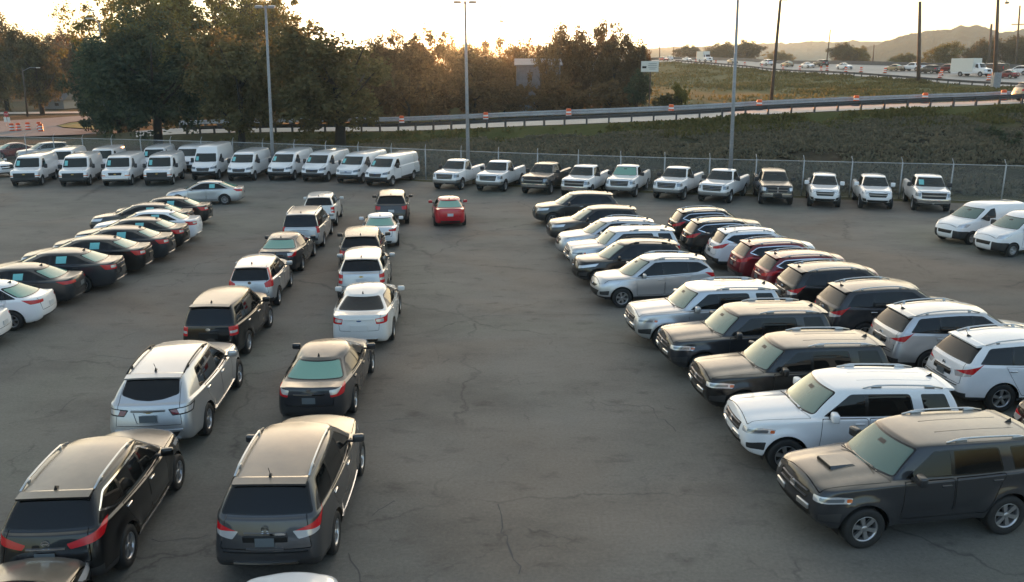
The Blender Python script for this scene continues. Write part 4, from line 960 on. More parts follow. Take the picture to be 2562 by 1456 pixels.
T['high_roof_van'] = euro(2.52)
T['city_van'] = van(windmat='wind', L=4.76, w=.92, s_fa=.92, wb=3.11, r=.32, tw=.20, gc=.26, s_c=.98, bowc=.2, s_wt=1.86, belt=(1.16, 1.22), zc=1.17, hf=.94, hfs=.96, roof=[(1.75, 1.70), (2.2, 1.86), (3.0, 1.90), (4.6, 1.84)], s_rt=4.60, s_rb=4.72, z_rb=1.22, z_de=1.20, gw=.86, wroof=.74,
      front=[(.28, .10), (.38, .02), (.56, 0), (.74, .02), (.94, .16)], rear=[(.34, .06), (.42, 0), (.6, 0), (.9, .01), (1.2, .02)], pinF=.12, cF=(.38, .26), bow=(.15, .03), wz0=1.22, wtop=.07, wyb=.72, wyt=.62, near=False, side_z=[.26, .36, .56, .84],
      doors=[(1.40, 2.42, 1.40, 2.44), (2.50, 3.50, 2.50, 3.50, 'R')], sill=.38, dlo=[(1.42, 2.10, 2.34, 2.38, [(1.86, 1.86)])], dtop=.11, clad=.0, cladF=.70, s_mir=1.62, mirror=(.14, .22, .24), wstick=[], byb=.66, byt=.56, bz0=1.28, btop=.12, hoodw=.70,
      lamps=[('headlight', 1, [(.34, .52, .97), (.22, .50, .86), (.50, .86, .86), (.70, .91, 1.0), (.52, .76, 1.02)], 'lamp'), ('fender_trim', 1, [(-.1, .60, .70), (-.1, .6, .2), (.56, .95, .2), (.56, .95, .66)], 'plastic'), ('taillight', -1, [(4.73, .80, 1.3), (4.73, .80, .9), (4.62, .90, .9), (4.62, .90, 1.3)], 'red')],
      ends=[('grille', 1, [(-.40, .70), (.40, .70), (.36, .54), (-.36, .54)], 'dark', -.01)], extra=[], boxes=[('rear_bumper', 'plastic', 4.76, 0, .46, (.14, 1.6, .2), .04)])
T['dark_window_saloon'] = dict(T['big_saloon'], privacy=True, sstick={})
T['sticker_pickup'] = dict(T['pickup_light_grille'], wstick=[(-.62, -.36, 1.42, 1.68)])
PROTO = {}
def place(kind, colour, x, y, heading, label, category='car', name='parked_car', grp='parked cars', swap=None, z=0, pitch=0, scale=1):
    """one vehicle: an Empty that parents its parts; meshes are shared between vehicles of a kind"""
    if kind not in PROTO:
        parts = build_type(T[kind])
        for p in parts:
            me = p[1]
            if not me.materials:
                me.materials.append(P['white'] if p[2] == 'paint' else M[p[2]])
                if p[0] == 'rim': me.materials.append(M['alloy_in'])
        PROTO[kind] = parts
    col = bpy.context.scene.collection
    root = bpy.data.objects.new(name, None); root.empty_display_size = .3; col.objects.link(root)
    root.location = (x, y, z); root.rotation_euler = (0, math.radians(pitch), math.radians(heading)); root.scale = (scale,) * 3
    root['label'] = label; root['category'] = category
    if grp: root['group'] = grp
    obs = []
    for nm, me, mat, par, loc, flip in PROTO[kind]:
        o = bpy.data.objects.new(nm, me); col.objects.link(o); o.parent = obs[par] if par is not None else root; o.location = loc
        if flip == -1: o.rotation_euler = (0, 0, math.pi)
        mm = (swap or {}).get(nm)
        if mat == 'paint' and not mm: mm = P[colour]
        if mm:
            o.material_slots[0].link = 'OBJECT'; o.material_slots[0].material = mm
        obs.append(o)
    return root
# ------------------------------------------------------------------ setting: ground, lot, banks, roads, hills
def pl(tab, px): return interp(tab, px)
def fenceD(px):      # depth of the fence line
    return pl([(-1500, 100), (0, 77.5), (600, 71), (740, 69), (1093, 63.9), (1278, 61.6), (1476, 59.6), (1690, 57.8), (2047, 55.6), (2308, 54.2), (2437, 53.5), (2561, 52.8), (3400, 48), (4300, 44)], px)
NEAR = [(200, 100, None, 0.), (430, 91, 337, 0), (797, 84, 329.6, 0), (983, 82, 328.6, 0), (1130, 79.5, 323.8, 0), (1287, 76.5, 316.8, 0), (1447, 74, 311, 0), (1723, 73, 299, 0), (1950, 72.5, 285, 0), (2280, 72, 270.4, 0), (2441, 72, 264.6, 0), (2544, 72, 259.5, 0), (3000, 72, None, 6.0), (4300, 72, None, 6.4)]
nD = [(-1500, 112)] + [(a, b) for a, b, c, d in NEAR]
nZ = [(-1500, 0), (0, 0)] + [(a, (W(a, c, b).z if c else d)) for a, b, c, d in NEAR]
def rampD(px): return sinterp(nD, px)
def rampZ(px): return sinterp(nZ, px)
RW = 9.5
hD = [(-1500, 330), (1500, 330), (1650, 300), (1750, 270), (1850, 240), (1950, 215), (2110, 185), (2280, 165), (2450, 150), (2700, 135), (4300, 120)]
hZ = [(-1500, .4), (700, .4), (1100, 3), (1500, 9.5), (1650, 11.2), (1750, 10.2), (1850, 9.07), (1950, 7.9), (2110, 7.26), (2280, 6.4), (2450, 5.7), (2700, 5.4), (4300, 5.0)]
def hwD(px): return sinterp(hD, px)
def hwZ(px): return sinterp(hZ, px)
HW = 34.
hR = [(-1500, 1), (1500, 1.), (1650, 1.2), (1850, 2.2), (2110, 2.5), (2450, 3.0), (4300, 3.)]
def hwP(px, f): return WZ(px, hwD(px) + HW * f, hwZ(px) + pl(hR, px) * f)
LINES = [
 lambda p: (fenceD(p) - 1.2, -.02),
 lambda p: (fenceD(p) + 1.6, .0 + .15 * min(1, max(0, (p - 300) / 300))),
 lambda p: (lerp(fenceD(p) + 1.6, rampD(p) - 2.6, .5), max(0, rampZ(p)) * .50),
 lambda p: (rampD(p) - 2.6, rampZ(p) - .75 * min(1, max(0, (p - 250) / 300))),
 lambda p: (rampD(p) - .9, rampZ(p) - .03),
 lambda p: (rampD(p) + RW + .8, rampZ(p) - .03),
 lambda p: (rampD(p) + RW + 5, max(0, rampZ(p) - 1.3)),
 lambda p: (lerp(rampD(p) + RW + 5, hwD(p) - 3, .5), lerp(max(0, rampZ(p) - 1.3), hwZ(p) - .6, pl([(0, .5), (1600, .30), (2100, .30), (2500, .45)], p))),
 lambda p: (hwD(p) - 3, hwZ(p) - .45),
 lambda p: (hwD(p) - .6, hwZ(p) - .06),
 lambda p: (hwD(p) + HW + .6, hwZ(p) + pl(hR, p) - .06),
 lambda p: (hwD(p) + HW + 10, hwZ(p) + pl(hR, p) - 1.),
 lambda p: (700, 9), lambda p: (2500, 12)]
SUB = [3, 6, 6, 3, 2, 3, 6, 6, 2, 2, 2, 3, 3]
def build_terrain():
    vs, fs = [], []; cols = list(range(-1500, 4301, 40)); rows = []
    for i in range(len(LINES) - 1):
        for k in range(SUB[i]): rows.append((i, k / SUB[i]))
    rows.append((len(LINES) - 2, 1.0))
    for i, t in rows:
        for p in cols:
            d0, z0 = LINES[i](p); d1, z1 = LINES[i + 1](p); d, z = lerp(d0, d1, t), lerp(z0, z1, t)
            v = WZ(p, d, z)
            if i in (1, 2, 3, 6, 7): v.z += (mnoise.noise(v * .35) * .16 + mnoise.noise(v * 1.1) * .06) * (1 if p > 380 else 0)
            vs.append(v)
    n = len(cols)
    for r in range(len(rows) - 1):
        for c in range(n - 1): fs.append((r * n + c, r * n + c + 1, (r + 1) * n + c + 1, (r + 1) * n + c))
    return mesh_from(vs, fs, 'terrain', True)
def grass_mat():
    m, nt, b = new_mat('rough_grass')
    n1 = noise(nt, .12, 5, .6); n2 = noise(nt, 1.6, 6, .7); n3 = noise(nt, .03, 2)
    c1 = ramp(nt, n1.outputs['Fac'], [(.30, (.046, .048, .032)), (.5, (.066, .058, .040)), (.68, (.092, .070, .046))])
    c2 = ramp(nt, n2.outputs['Fac'], [(.25, (.45, .45, .45)), (.75, (1.25, 1.25, 1.2))])
    c = mixc(nt, 1., c1.outputs[0], c2.outputs[0], 'MULTIPLY')
    at = nt.nodes.new('ShaderNodeAttribute'); at.attribute_name = 'mown'
    n4 = noise(nt, .35, 8, .78); g = ramp(nt, n4.outputs['Fac'], [(.3, (.060, .068, .022)), (.5, (.088, .090, .030)), (.72, (.125, .110, .042))])
    c = mixc(nt, at.outputs['Fac'], c, g.outputs[0])
    nt.links.new(c, b.inputs['Base Color']); b.inputs['Roughness'].default_value = .9; b.inputs['Specular IOR Level'].default_value = .1
    bp = nt.nodes.new('ShaderNodeBump'); bp.inputs['Strength'].default_value = .9; bp.inputs['Distance'].default_value = .25; nt.links.new(n2.outputs['Fac'], bp.inputs['Height']); nt.links.new(bp.outputs[0], b.inputs['Normal'])
    return m
def asphalt_mat():
    m, nt, b = new_mat('worn_asphalt')
    tc = nt.nodes.new('ShaderNodeTexCoord'); V = tc.outputs['Object']
    mp = nt.nodes.new('ShaderNodeMapping'); mp.inputs['Scale'].default_value = (.6, 1, 1); nt.links.new(V, mp.inputs[0])
    big = noise(nt, .055, 4, .55, vec=V); mid = noise(nt, .42, 5, .65, vec=mp.outputs[0]); fine = noise(nt, 14, 3, .7, vec=V); tint = noise(nt, .09, 3, .5, vec=V, dist=.6); grit = noise(nt, 70, 2, .6, vec=V)
    base = ramp(nt, big.outputs['Fac'], [(.32, (.111, .108, .097)), (.5, (.139, .131, .116)), (.68, (.168, .155, .133))])
    tn = ramp(nt, tint.outputs['Fac'], [(.34, (.93, 1.0, .94)), (.5, (1, 1, 1)), (.64, (1.13, .98, .88))])
    c = mixc(nt, 1., base.outputs[0], tn.outputs[0], 'MULTIPLY')
    md = ramp(nt, mid.outputs['Fac'], [(.28, (.70, .70, .70)), (.5, (1, 1, 1)), (.72, (1.2, 1.2, 1.2))]); c = mixc(nt, 1., c, md.outputs[0], 'MULTIPLY')
    fi = ramp(nt, fine.outputs['Fac'], [(.25, (.82, .82, .82)), (.75, (1.18, 1.18, 1.18))]); c = mixc(nt, 1., c, fi.outputs[0], 'MULTIPLY')
    gi = ramp(nt, grit.outputs['Fac'], [(.3, (.86, .86, .86)), (.7, (1.16, 1.16, 1.16))]); c = mixc(nt, 1., c, gi.outputs[0], 'MULTIPLY')
    # oil drips
    ol = noise(nt, 1.6, 4, .62, vec=mp.outputs[0]); oil = ramp(nt, ol.outputs['Fac'], [(.58, (1, 1, 1)), (.72, (.66, .66, .66))]); c = mixc(nt, 1., c, oil.outputs[0], 'MULTIPLY')
    # cracks: warped cell edges, broken up by a mask; a wide and a fine net
    wn = noise(nt, .8, 4, .6, vec=V); wv = nt.nodes.new('ShaderNodeVectorMath'); wv.operation = 'MULTIPLY_ADD'; nt.links.new(wn.outputs['Color'], wv.inputs[0]); wv.inputs[1].default_value = (1.5, 1.5, 0); nt.links.new(V, wv.inputs[2])
    for scl, wid, lo, hi, dep in ((.11, .006, .40, .52, .30), (.36, .012, .50, .60, .45)):
        vo = nt.nodes.new('ShaderNodeTexVoronoi'); vo.feature = 'DISTANCE_TO_EDGE'; vo.inputs['Scale'].default_value = scl; nt.links.new(wv.outputs[0], vo.inputs['Vector'])
        ln = ramp(nt, vo.outputs['Distance'], [(0, (1, 1, 1)), (wid, (0, 0, 0))])
        mk = noise(nt, scl * 1.6, 3, .6, vec=V); mr = ramp(nt, mk.outputs['Fac'], [(lo, (0, 0, 0)), (hi + .06, (.75, .75, .75))])
        f = math_(nt, 'MULTIPLY', ln.outputs[0], mr.outputs[0]); c = mixc(nt, math_(nt, 'MULTIPLY', f, 1 - dep), c, (.022, .022, .022))
    nt.links.new(c, b.inputs['Base Color']); b.inputs['Roughness'].default_value = .82; b.inputs['Specular IOR Level'].default_value = .3
    bp = nt.nodes.new('ShaderNodeBump'); bp.inputs['Strength'].default_value = .35; bp.inputs['Distance'].default_value = .02; nt.links.new(grit.outputs['Fac'], bp.inputs['Height']); nt.links.new(bp.outputs[0], b.inputs['Normal'])
    return m
def surf_mat(name, a, b_, scale, rough=.85):
    m, nt, b = new_mat(name); n = noise(nt, scale, 5, .65); n2 = noise(nt, scale * 12, 3, .6)
    c = ramp(nt, n.outputs['Fac'], [(.3, a), (.7, b_)]); r2 = ramp(nt, n2.outputs['Fac'], [(.3, (.85,) * 3), (.7, (1.15,) * 3)])
    nt.links.new(mixc(nt, 1., c.outputs[0], r2.outputs[0], 'MULTIPLY'), b.inputs['Base Color']); b.inputs['Roughness'].default_value = rough; return m
M['grass'] = grass_mat(); M['asphalt'] = asphalt_mat()
M['concrete'] = surf_mat('pale_concrete', (.36, .33, .29), (.46, .42, .37), .3)
M['road'] = surf_mat('grey_road', (.13, .13, .13), (.18, .175, .17), .25)
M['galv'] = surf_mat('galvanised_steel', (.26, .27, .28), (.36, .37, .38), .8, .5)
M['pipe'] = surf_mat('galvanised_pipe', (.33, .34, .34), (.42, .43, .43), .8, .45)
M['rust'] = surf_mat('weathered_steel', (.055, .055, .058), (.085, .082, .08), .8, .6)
M['wood'] = surf_mat('weathered_wood', (.06, .045, .035), (.11, .085, .065), 1.2)
M['pole'] = surf_mat('painted_pole', (.25, .26, .27), (.33, .34, .35), .6, .45)
M['orange'] = simple('safety_orange', (.70, .10, .02), .5)
M['whiteband'] = simple('white_band', (.72, .70, .68), .5)
M['signwhite'] = simple('sign_white', (.70, .69, .62), .5)
M['signgrey'] = simple('sign_grey', (.20, .20, .19), .5)
M['shed'] = surf_mat('blue_grey_siding', (.13, .14, .16), (.17, .18, .20), .2, .6)
M['lawn'] = surf_mat('short_grass', (.09, .12, .02), (.15, .17, .035), .5, .9)
ter = build_terrain()
at = ter.attributes.new('mown', 'FLOAT', 'POINT')
ncol = len(range(-1500, 4301, 40)); rowline = []
for i in range(len(LINES) - 1): rowline += [i + k / SUB[i] for k in range(SUB[i])]
rowline.append(len(LINES) - 1)
for r, L_ in enumerate(rowline):
    for c in range(ncol):
        px = -1500 + 40 * c
        v = interp([(0, .55), (1.0, .25), (1.3, .0), (2.5, .0), (2.75, .9), (3.0, 1), (3.6, 1), (5.3, 1), (6.2, .7), (6.8, .9), (8, 1), (12, .6), (13, .3)], L_)
        if px < 800: v *= interp([(-500, .25), (400, .25), (800, 1)], px)
        at.data[r * ncol + c].value = v
structure(obj('terrain', ter, M['grass']))
# one far sheet under everything
structure(obj('ground', mesh_from([(-6000, -400, -.5), (6000, -400, -.5), (6000, 6000, -.5), (-6000, 6000, -.5)], [(0, 1, 2, 3)], 'ground'), M['grass']))
# the asphalt lot: from behind the camera up to the fence
px_ = list(range(-1500, 4301, 100)); vs = []; fs = []
for p in px_:
    q = WZ(p, fenceD(p) - .6 + .25 * mnoise.noise(Vector((p * .013, 0, 3))), 0); vs += [(q.x, q.y, 0), (q.x, -60, 0)]
for i in range(len(px_) - 1): fs.append((2*i + 1, 2*i + 3, 2*i + 2, 2*i))
structure(obj('parking_lot', mesh_from(vs, fs, 'parking_lot'), M['asphalt']))
# tar-dark cracks and seams that show in the photograph
def seams():
    R = random.Random(4); vs, fs = [], []
    for pts in ([(1000, 795), (1160, 792), (1330, 787), (1540, 789)], [(905, 1057), (975, 1052), (1050, 1044)], [(372, 1352), (460, 1350), (545, 1344)], [(868, 1392), (890, 1425), (905, 1456), (930, 1500)], [(920, 1288), (965, 1262), (1000, 1252)], [(1235, 1262), (1262, 1330), (1285, 1400), (1320, 1456)], [(480, 545), (600, 552), (700, 548)], [(100, 905), (260, 890), (380, 900)], [(20, 1060), (130, 1040), (200, 985)], [(420, 720), (470, 690), (500, 655)], [(1100, 600), (1190, 640), (1300, 655)], [(1500, 1010), (1620, 1018), (1700, 1090)]):
        P_ = [G(*p) for p in pts]; line = []
        for a_, b_ in zip(P_, P_[1:]):
            n = max(3, int((b_ - a_).length / .22))
            for i in range(n): line.append(a_.lerp(b_, i / n) + Vector((R.gauss(0, .035), R.gauss(0, .05), 0)))
        k0 = len(vs)
        for i, p in enumerate(line):
            t = (line[min(i + 1, len(line) - 1)] - line[max(i - 1, 0)]).normalized(); w_ = R.uniform(.005, .016); q = Vector((-t.y, t.x, 0)) * w_; vs += [(p.x + q.x, p.y + q.y, .004), (p.x - q.x, p.y - q.y, .004)]
            if i: k = k0 + 2 * i; fs.append((k - 2, k - 1, k + 1, k))
    structure(obj('asphalt_cracks', mesh_from(vs, fs, 'asphalt_cracks'), simple('crack_dark', (.075, .072, .068), .9)))
seams()
def strip(name, cols, fa, fb, mat, dz, n=3):
    vs = []; fs = []
    for p in cols:
        for k in range(n + 1):
            a_, b_ = fa(p), fb(p); q = a_.lerp(b_, k / n); vs.append((q.x, q.y, q.z + dz))
    m_ = n + 1
    for i in range(len(cols) - 1):
        for k in range(n): fs.append((i*m_ + k, (i+1)*m_ + k, (i+1)*m_ + k + 1, i*m_ + k + 1))
    return structure(obj(name, mesh_from(vs, fs, name, True), mat))
cols = list(range(340, 4301, 40))
strip('ramp_road', cols, lambda p: WZ(p, rampD(p), rampZ(p)), lambda p: WZ(p, rampD(p) + RW, rampZ(p)), M['concrete'], .03)
strip('highway', list(range(1480, 4301, 30)), lambda p: hwP(p, 0), lambda p: hwP(p, 1), M['concrete'], .05)
# junction at the left, seen past the vans
def ground_poly(name, pts, mat, z):
    vs = [tuple(G(x, y, 0).to_2d()) + (z,) for x, y in pts]
    return structure(obj(name, mesh_from(vs, [tuple(range(len(vs)))], name), mat))
ground_poly('road', [(-900, 372), (-200, 352), (0, 345), (240, 337), (345, 333), (345, 324), (240, 327), (160, 322), (140, 316), (175, 307), (300, 293), (345, 288), (345, 284), (200, 291), (100, 298), (0, 304), (-300, 318), (-900, 338)][::-1], M['road'], .09)
ground_poly('grass_island', [(158, 320), (145, 316), (178, 309), (240, 303), (240, 325)][::-1], M['lawn'], .13)
ground_poly('side_street', [(-400, 290), (0, 286), (230, 283), (230, 279), (0, 281), (-400, 283)][::-1], M['concrete'], .03)
# hills: wooded ridges fading in the air
def hill_mat():
    m, nt, b = new_mat('wooded_hill'); n = noise(nt, .02, 6, .7); c = ramp(nt, n.outputs['Fac'], [(.3, (.022, .034, .024)), (.7, (.050, .058, .034))])
    nt.links.new(c.outputs[0], b.inputs['Base Color']); b.inputs['Roughness'].default_value = 1; b.inputs['Specular IOR Level'].default_value = 0; return m
M['hill'] = hill_mat()
def ridge(name, D, tab, depth, step=6, amp=1., rows=22):
    vs, fs = [], []; cols = list(range(tab[0][0], tab[-1][0] + 1, step))
    prof = [(0, 0), (.25, .35), (.5, .68), (.75, .9), (.92, .99), (1.0, 1.0), (1.15, .9), (1.6, .3)]
    for j in range(rows + 6):
        f = j / rows; h = sinterp(prof, f)
        for p in cols:
            top = W(p, sinterp(tab, p) + 12, D).z; q = WZ(p, D - depth * (1 - f), 8 + (top - 8) * h); k = amp * (.35 + .65 * h)
            w_ = Vector((q.x, q.y * 1.6, 0))
            q.z += k * (5 * mnoise.noise(w_ * .012) + 6 * abs(mnoise.noise(w_ * .035)) + 5 * abs(mnoise.noise(w_ * .08 + Vector((7, 3, 1)))))
            vs.append(q)
    n = len(cols)
    for r in range(rows + 5):
        for c in range(n - 1): fs.append((r*n + c, r*n + c + 1, (r+1)*n + c + 1, (r+1)*n + c))
    return structure(obj(name, mesh_from(vs, fs, name), M['hill']))
ridge('far_hills', 2450, [(-1600, 120), (-600, 122), (300, 124), (900, 118), (1150, 108), (1300, 107), (1569, 112), (1700, 109), (1790, 107), (1920, 101), (2030, 96), (2100, 96), (2160, 94), (2230, 97), (2500, 85), (3200, 80), (4400, 90)], 500)
ridge('hills', 1500, [(2080, 132), (2170, 112), (2245, 87), (2324, 73), (2380, 67), (2410, 60), (2450, 63), (2510, 76), (2560, 68), (2800, 50), (3300, 55), (4300, 80)], 420)
# ------------------------------------------------------------------ trees and shrubs
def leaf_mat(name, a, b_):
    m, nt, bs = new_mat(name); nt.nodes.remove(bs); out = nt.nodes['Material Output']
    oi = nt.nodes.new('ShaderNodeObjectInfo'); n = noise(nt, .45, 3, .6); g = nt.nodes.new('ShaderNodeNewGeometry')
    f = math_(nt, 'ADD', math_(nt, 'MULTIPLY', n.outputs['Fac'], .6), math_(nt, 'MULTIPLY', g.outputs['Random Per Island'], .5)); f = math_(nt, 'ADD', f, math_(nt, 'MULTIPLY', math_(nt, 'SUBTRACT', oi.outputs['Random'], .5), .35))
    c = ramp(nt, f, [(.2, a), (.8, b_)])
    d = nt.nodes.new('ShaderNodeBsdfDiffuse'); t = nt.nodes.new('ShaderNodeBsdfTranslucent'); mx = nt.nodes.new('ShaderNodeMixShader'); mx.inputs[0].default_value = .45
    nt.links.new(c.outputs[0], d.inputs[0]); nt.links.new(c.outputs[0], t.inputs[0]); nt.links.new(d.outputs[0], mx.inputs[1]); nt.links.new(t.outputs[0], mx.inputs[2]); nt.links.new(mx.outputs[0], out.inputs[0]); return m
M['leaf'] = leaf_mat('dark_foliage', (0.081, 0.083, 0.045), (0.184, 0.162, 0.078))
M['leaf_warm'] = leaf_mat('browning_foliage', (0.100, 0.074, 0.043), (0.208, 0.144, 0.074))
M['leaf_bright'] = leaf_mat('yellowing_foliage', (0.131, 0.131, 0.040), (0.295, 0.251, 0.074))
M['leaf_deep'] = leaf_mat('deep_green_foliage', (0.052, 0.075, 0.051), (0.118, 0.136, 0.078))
M['bark'] = surf_mat('bark', (.022, .018, .015), (.045, .037, .03), 2.)
M['birch'] = surf_mat('pale_bark', (.28, .27, .26), (.42, .40, .38), 2.)
def crown_mesh(seed, n_cl, leaves, lsize, shape='round', low=.0):
    """unit crown: about 1 in radius, z from 0 to 2; leaf-clumps on twig ends spread through the volume"""
    R = random.Random(seed); vs, fs = [], []
    cl = []
    lobes = [(Vector((R.uniform(-.45, .45), R.uniform(-.45, .45), R.uniform(.55, 1.45))), R.uniform(.38, .62)) for _ in range(7)] + [(Vector((0, 0, .95)), .72)]
    while len(cl) < n_cl:
        c, r = R.choice(lobes)
        d = Vector((R.gauss(0, 1), R.gauss(0, 1), R.gauss(0, 1))).normalized() * r * (R.random() ** .33) * R.uniform(.85, 1.12)
        p = c + d
        if shape == 'tall': p = Vector((p.x * .8, p.y * .8, (p.z - 1) * 1.0 + 1))
        if p.z < low or p.z > 2.05: continue
        cl.append((p, R.uniform(.09, .20)))
    for p, r in cl:
        for _ in range(leaves):
            d = Vector((R.gauss(0, 1), R.gauss(0, 1), R.gauss(0, .8))); q = p + d.normalized() * r * (R.random() ** .45)
            nrm = (d.normalized() * .7 + Vector((R.gauss(0, .5), R.gauss(0, .5), .5 + R.gauss(0, .5)))).normalized()
            u = nrm.orthogonal().normalized(); u.rotate(Matrix.Rotation(R.uniform(0, 6.28), 3, nrm)); v = nrm.cross(u); s = lsize * R.uniform(.6, 1.3); k = len(vs)
            vs += [q - u * s, q - v * s * .55, q + u * s, q + v * s * .55]; fs.append((k, k + 1, k + 2, k + 3))
    def span(k, lo, hi):
        a = sorted(v[k] for v in vs); return a[int(len(a) * lo)], a[int(len(a) * hi)]
    z0, z1 = span(2, .01, .985); rad = sorted(math.hypot(v.x, v.y) for v in vs)[int(len(vs) * .93)]
    vs = [Vector((v.x / rad, v.y / rad, (v.z - z0) / (z1 - z0) * 2)) for v in vs]
    return mesh_from(vs, fs, 'crown')
def trunk_mesh(seed, h, r, splay=.55, n=7):
    """trunk of height h (to the crown middle) with limbs"""
    R = random.Random(seed); bm = bmesh.new()
    pts = [Vector((0, 0, -.15)), Vector((R.uniform(-.03, .03) * h, R.uniform(-.03, .03) * h, h * .35)), Vector((R.uniform(-.05, .05) * h, R.uniform(-.05, .05) * h, h * .7)), Vector((R.uniform(-.06, .06) * h, R.uniform(-.06, .06) * h, h))]
    bm_tube(bm, pts, [r * 1.25, r * .9, r * .6, r * .25], 8)
    for i in range(n):
        t = R.uniform(.3, .85); base = pts[1].lerp(pts[2], (t - .35) / .35) if t > .35 else pts[0].lerp(pts[1], t / .35); a = 6.28 * i / n + R.uniform(-.3, .3); L = h * splay * R.uniform(.6, 1.1)
        mid = base + Vector((math.cos(a), math.sin(a), .8)) * L * .5; end = base + Vector((math.cos(a) * L, math.sin(a) * L, L * R.uniform(.7, 1.2)))
        bm_tube(bm, [base, mid, end], [r * .45, r * .28, r * .08], 6)
    return bm_mesh(bm, 'trunk', True)
CROWNS = [crown_mesh(11 + i, 190, 95, .031, low=.06) for i in range(4)]
CROWNS_T = [crown_mesh(31 + i, 150, 90, .038, 'tall', .05) for i in range(3)]
CROWNS_S = [crown_mesh(51 + i, 90, 70, .055, low=-.05) for i in range(3)]
CROWNS_OPEN = [crown_mesh(71 + i, 84, 85, .030, low=.1) for i in range(2)]
TRUNKS = [trunk_mesh(5 + i, 1., .05) for i in range(3)]
TRC = random.Random(3)
def tree(px, D, half, ytop, ybot, label, gz=None, mat='leaf', kind='round', cat='tree', name='broadleaf_tree', grp=None, trunk='bark', tw=1.):
    """crown spans half pixels each side of px and ytop..ybot in the photograph at depth D; gz is the ground there"""
    top, bot = W(px, ytop, D).z, W(px, ybot, D).z; r = half / CF * D
    if gz is None: gz = ground_z(px, D)
    base = WZ(px, D, gz); root = empty(name, base, TRC.uniform(0, 6.28)); tag(root, label, cat, grp)
    pool = dict(round=CROWNS, tall=CROWNS_T, shrub=CROWNS_S, open=CROWNS_OPEN)[kind]
    c = obj('crown', TRC.choice(pool), None, root, (0, 0, bot - gz)); c.scale = (r, r, (top - bot) / 2.0)
    if not c.data.materials: c.data.materials.append(M['leaf'])
    c.material_slots[0].link = 'OBJECT'; c.material_slots[0].material = M[mat]
    h = max(.3, (bot - gz) + (top - bot) * .62)
    t = obj('trunk' if kind != 'shrub' else 'stems', TRC.choice(TRUNKS), None, root); hx = min(h, r * 1.35) * tw; t.scale = (hx, hx, h)
    if not t.data.materials: t.data.materials.append(M['bark'])
    t.material_slots[0].link = 'OBJECT'; t.material_slots[0].material = M[trunk]
    return root
def ground_z(px, D):
    prev = LINES[0](px)
    if D <= prev[0]: return 0.
    for l in LINES[1:]:
        d, z = l(px)
        if D <= d: return lerp(prev[1], z, (D - prev[0]) / (d - prev[0]))
        prev = (d, z)
    return prev[1]
GL, GB, GR, GH = 'trees across the road at the left', 'trees along the foot of the ramp', 'scrub trees beyond the ramp', 'trees beyond the highway'
tree(20, 186, 75, 62, 262, 'round tree behind the junction, cut by the left edge of the photo', mat='leaf', grp=GL)
tree(108, 165, 62, 82, 255, 'tree with a dark bare trunk behind the wooden street lamp', mat='leaf', grp=GL, tw=1.3)
tree(190, 205, 55, 92, 265, 'smaller far tree between the street lamp tree and the tall trees', mat='leaf_warm', grp=GL)
tree(-90, 180, 80, 70, 262, 'tree just outside the left edge of the photo', mat='leaf', grp=GL)
for i_, (x, yt) in enumerate([(-120, 100), (-40, 92), (45, 104), (130, 98), (215, 108), (300, 112), (380, 118)]):
    tree(x, 262 + 8 * (i_ % 3), 62, yt, 255, 'far hazy tree deep behind the trees at the left', mat='leaf', grp='deep row of far trees at the left')
for i_, (x, yt) in enumerate([(-200, 70), (-310, 88), (-430, 60), (-560, 84), (-700, 72), (-860, 90), (-1040, 66), (-1220, 80)]):
    tree(x, 185 + 14 * (i_ % 3), 85, yt, 258, 'tree beyond the left edge of the photo', mat=('leaf', 'leaf_warm')[i_ % 2], grp='trees beyond the left edge')
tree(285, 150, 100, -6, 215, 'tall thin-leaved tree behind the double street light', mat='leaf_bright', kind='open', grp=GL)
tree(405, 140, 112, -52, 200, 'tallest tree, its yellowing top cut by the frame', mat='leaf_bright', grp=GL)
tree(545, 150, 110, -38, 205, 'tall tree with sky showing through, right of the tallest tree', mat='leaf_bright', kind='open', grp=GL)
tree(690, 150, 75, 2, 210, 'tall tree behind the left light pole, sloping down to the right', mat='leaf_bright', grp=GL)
tree(620, 165, 90, -10, 220, 'tall tree deep behind the left light pole', mat='leaf', grp=GL)
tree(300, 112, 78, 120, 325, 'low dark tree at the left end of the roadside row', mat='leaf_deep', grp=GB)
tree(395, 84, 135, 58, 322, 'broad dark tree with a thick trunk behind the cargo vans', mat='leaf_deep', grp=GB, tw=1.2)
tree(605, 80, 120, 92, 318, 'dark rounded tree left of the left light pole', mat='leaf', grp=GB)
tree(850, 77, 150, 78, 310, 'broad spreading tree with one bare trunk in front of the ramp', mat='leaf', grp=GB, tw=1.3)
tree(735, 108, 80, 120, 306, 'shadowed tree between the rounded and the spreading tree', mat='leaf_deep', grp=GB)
for i, (x, D, h, yt, yb, k, lb) in enumerate([
  (1000, 150, 66, 98, 292, 'round', 'brownish tree just right of the spreading tree'), (1078, 160, 58, 90, 290, 'tall', 'brownish tree with a peaked top left of the middle light pole'),
  (1150, 155, 58, 113, 290, 'round', 'brownish tree under the setting sun behind the middle light pole'), (1235, 165, 62, 104, 285, 'open', 'brownish tree at the foot of the far mast'), (1312, 150, 52, 114, 280, 'round', 'brownish tree left of the grey shed'),
  (1400, 128, 84, 84, 275, 'round', 'dark tree rising above the grey shed'), (1478, 126, 66, 72, 270, 'open', 'lacy topped tree with pale stems below'), (1535, 122, 60, 92, 268, 'round', 'dark tree at the right end of the scrub'), (1518, 140, 26, 60, 180, 'open', 'wispy treetop poking above the scrub'), (1575, 118, 36, 122, 262, 'round', 'tree tapering off to the right of the scrub')]):
    tree(x, D, h, yt, yb, lb, mat='leaf_warm', kind=k, grp=GR, trunk='birch' if 'pale stems' in lb else 'bark')
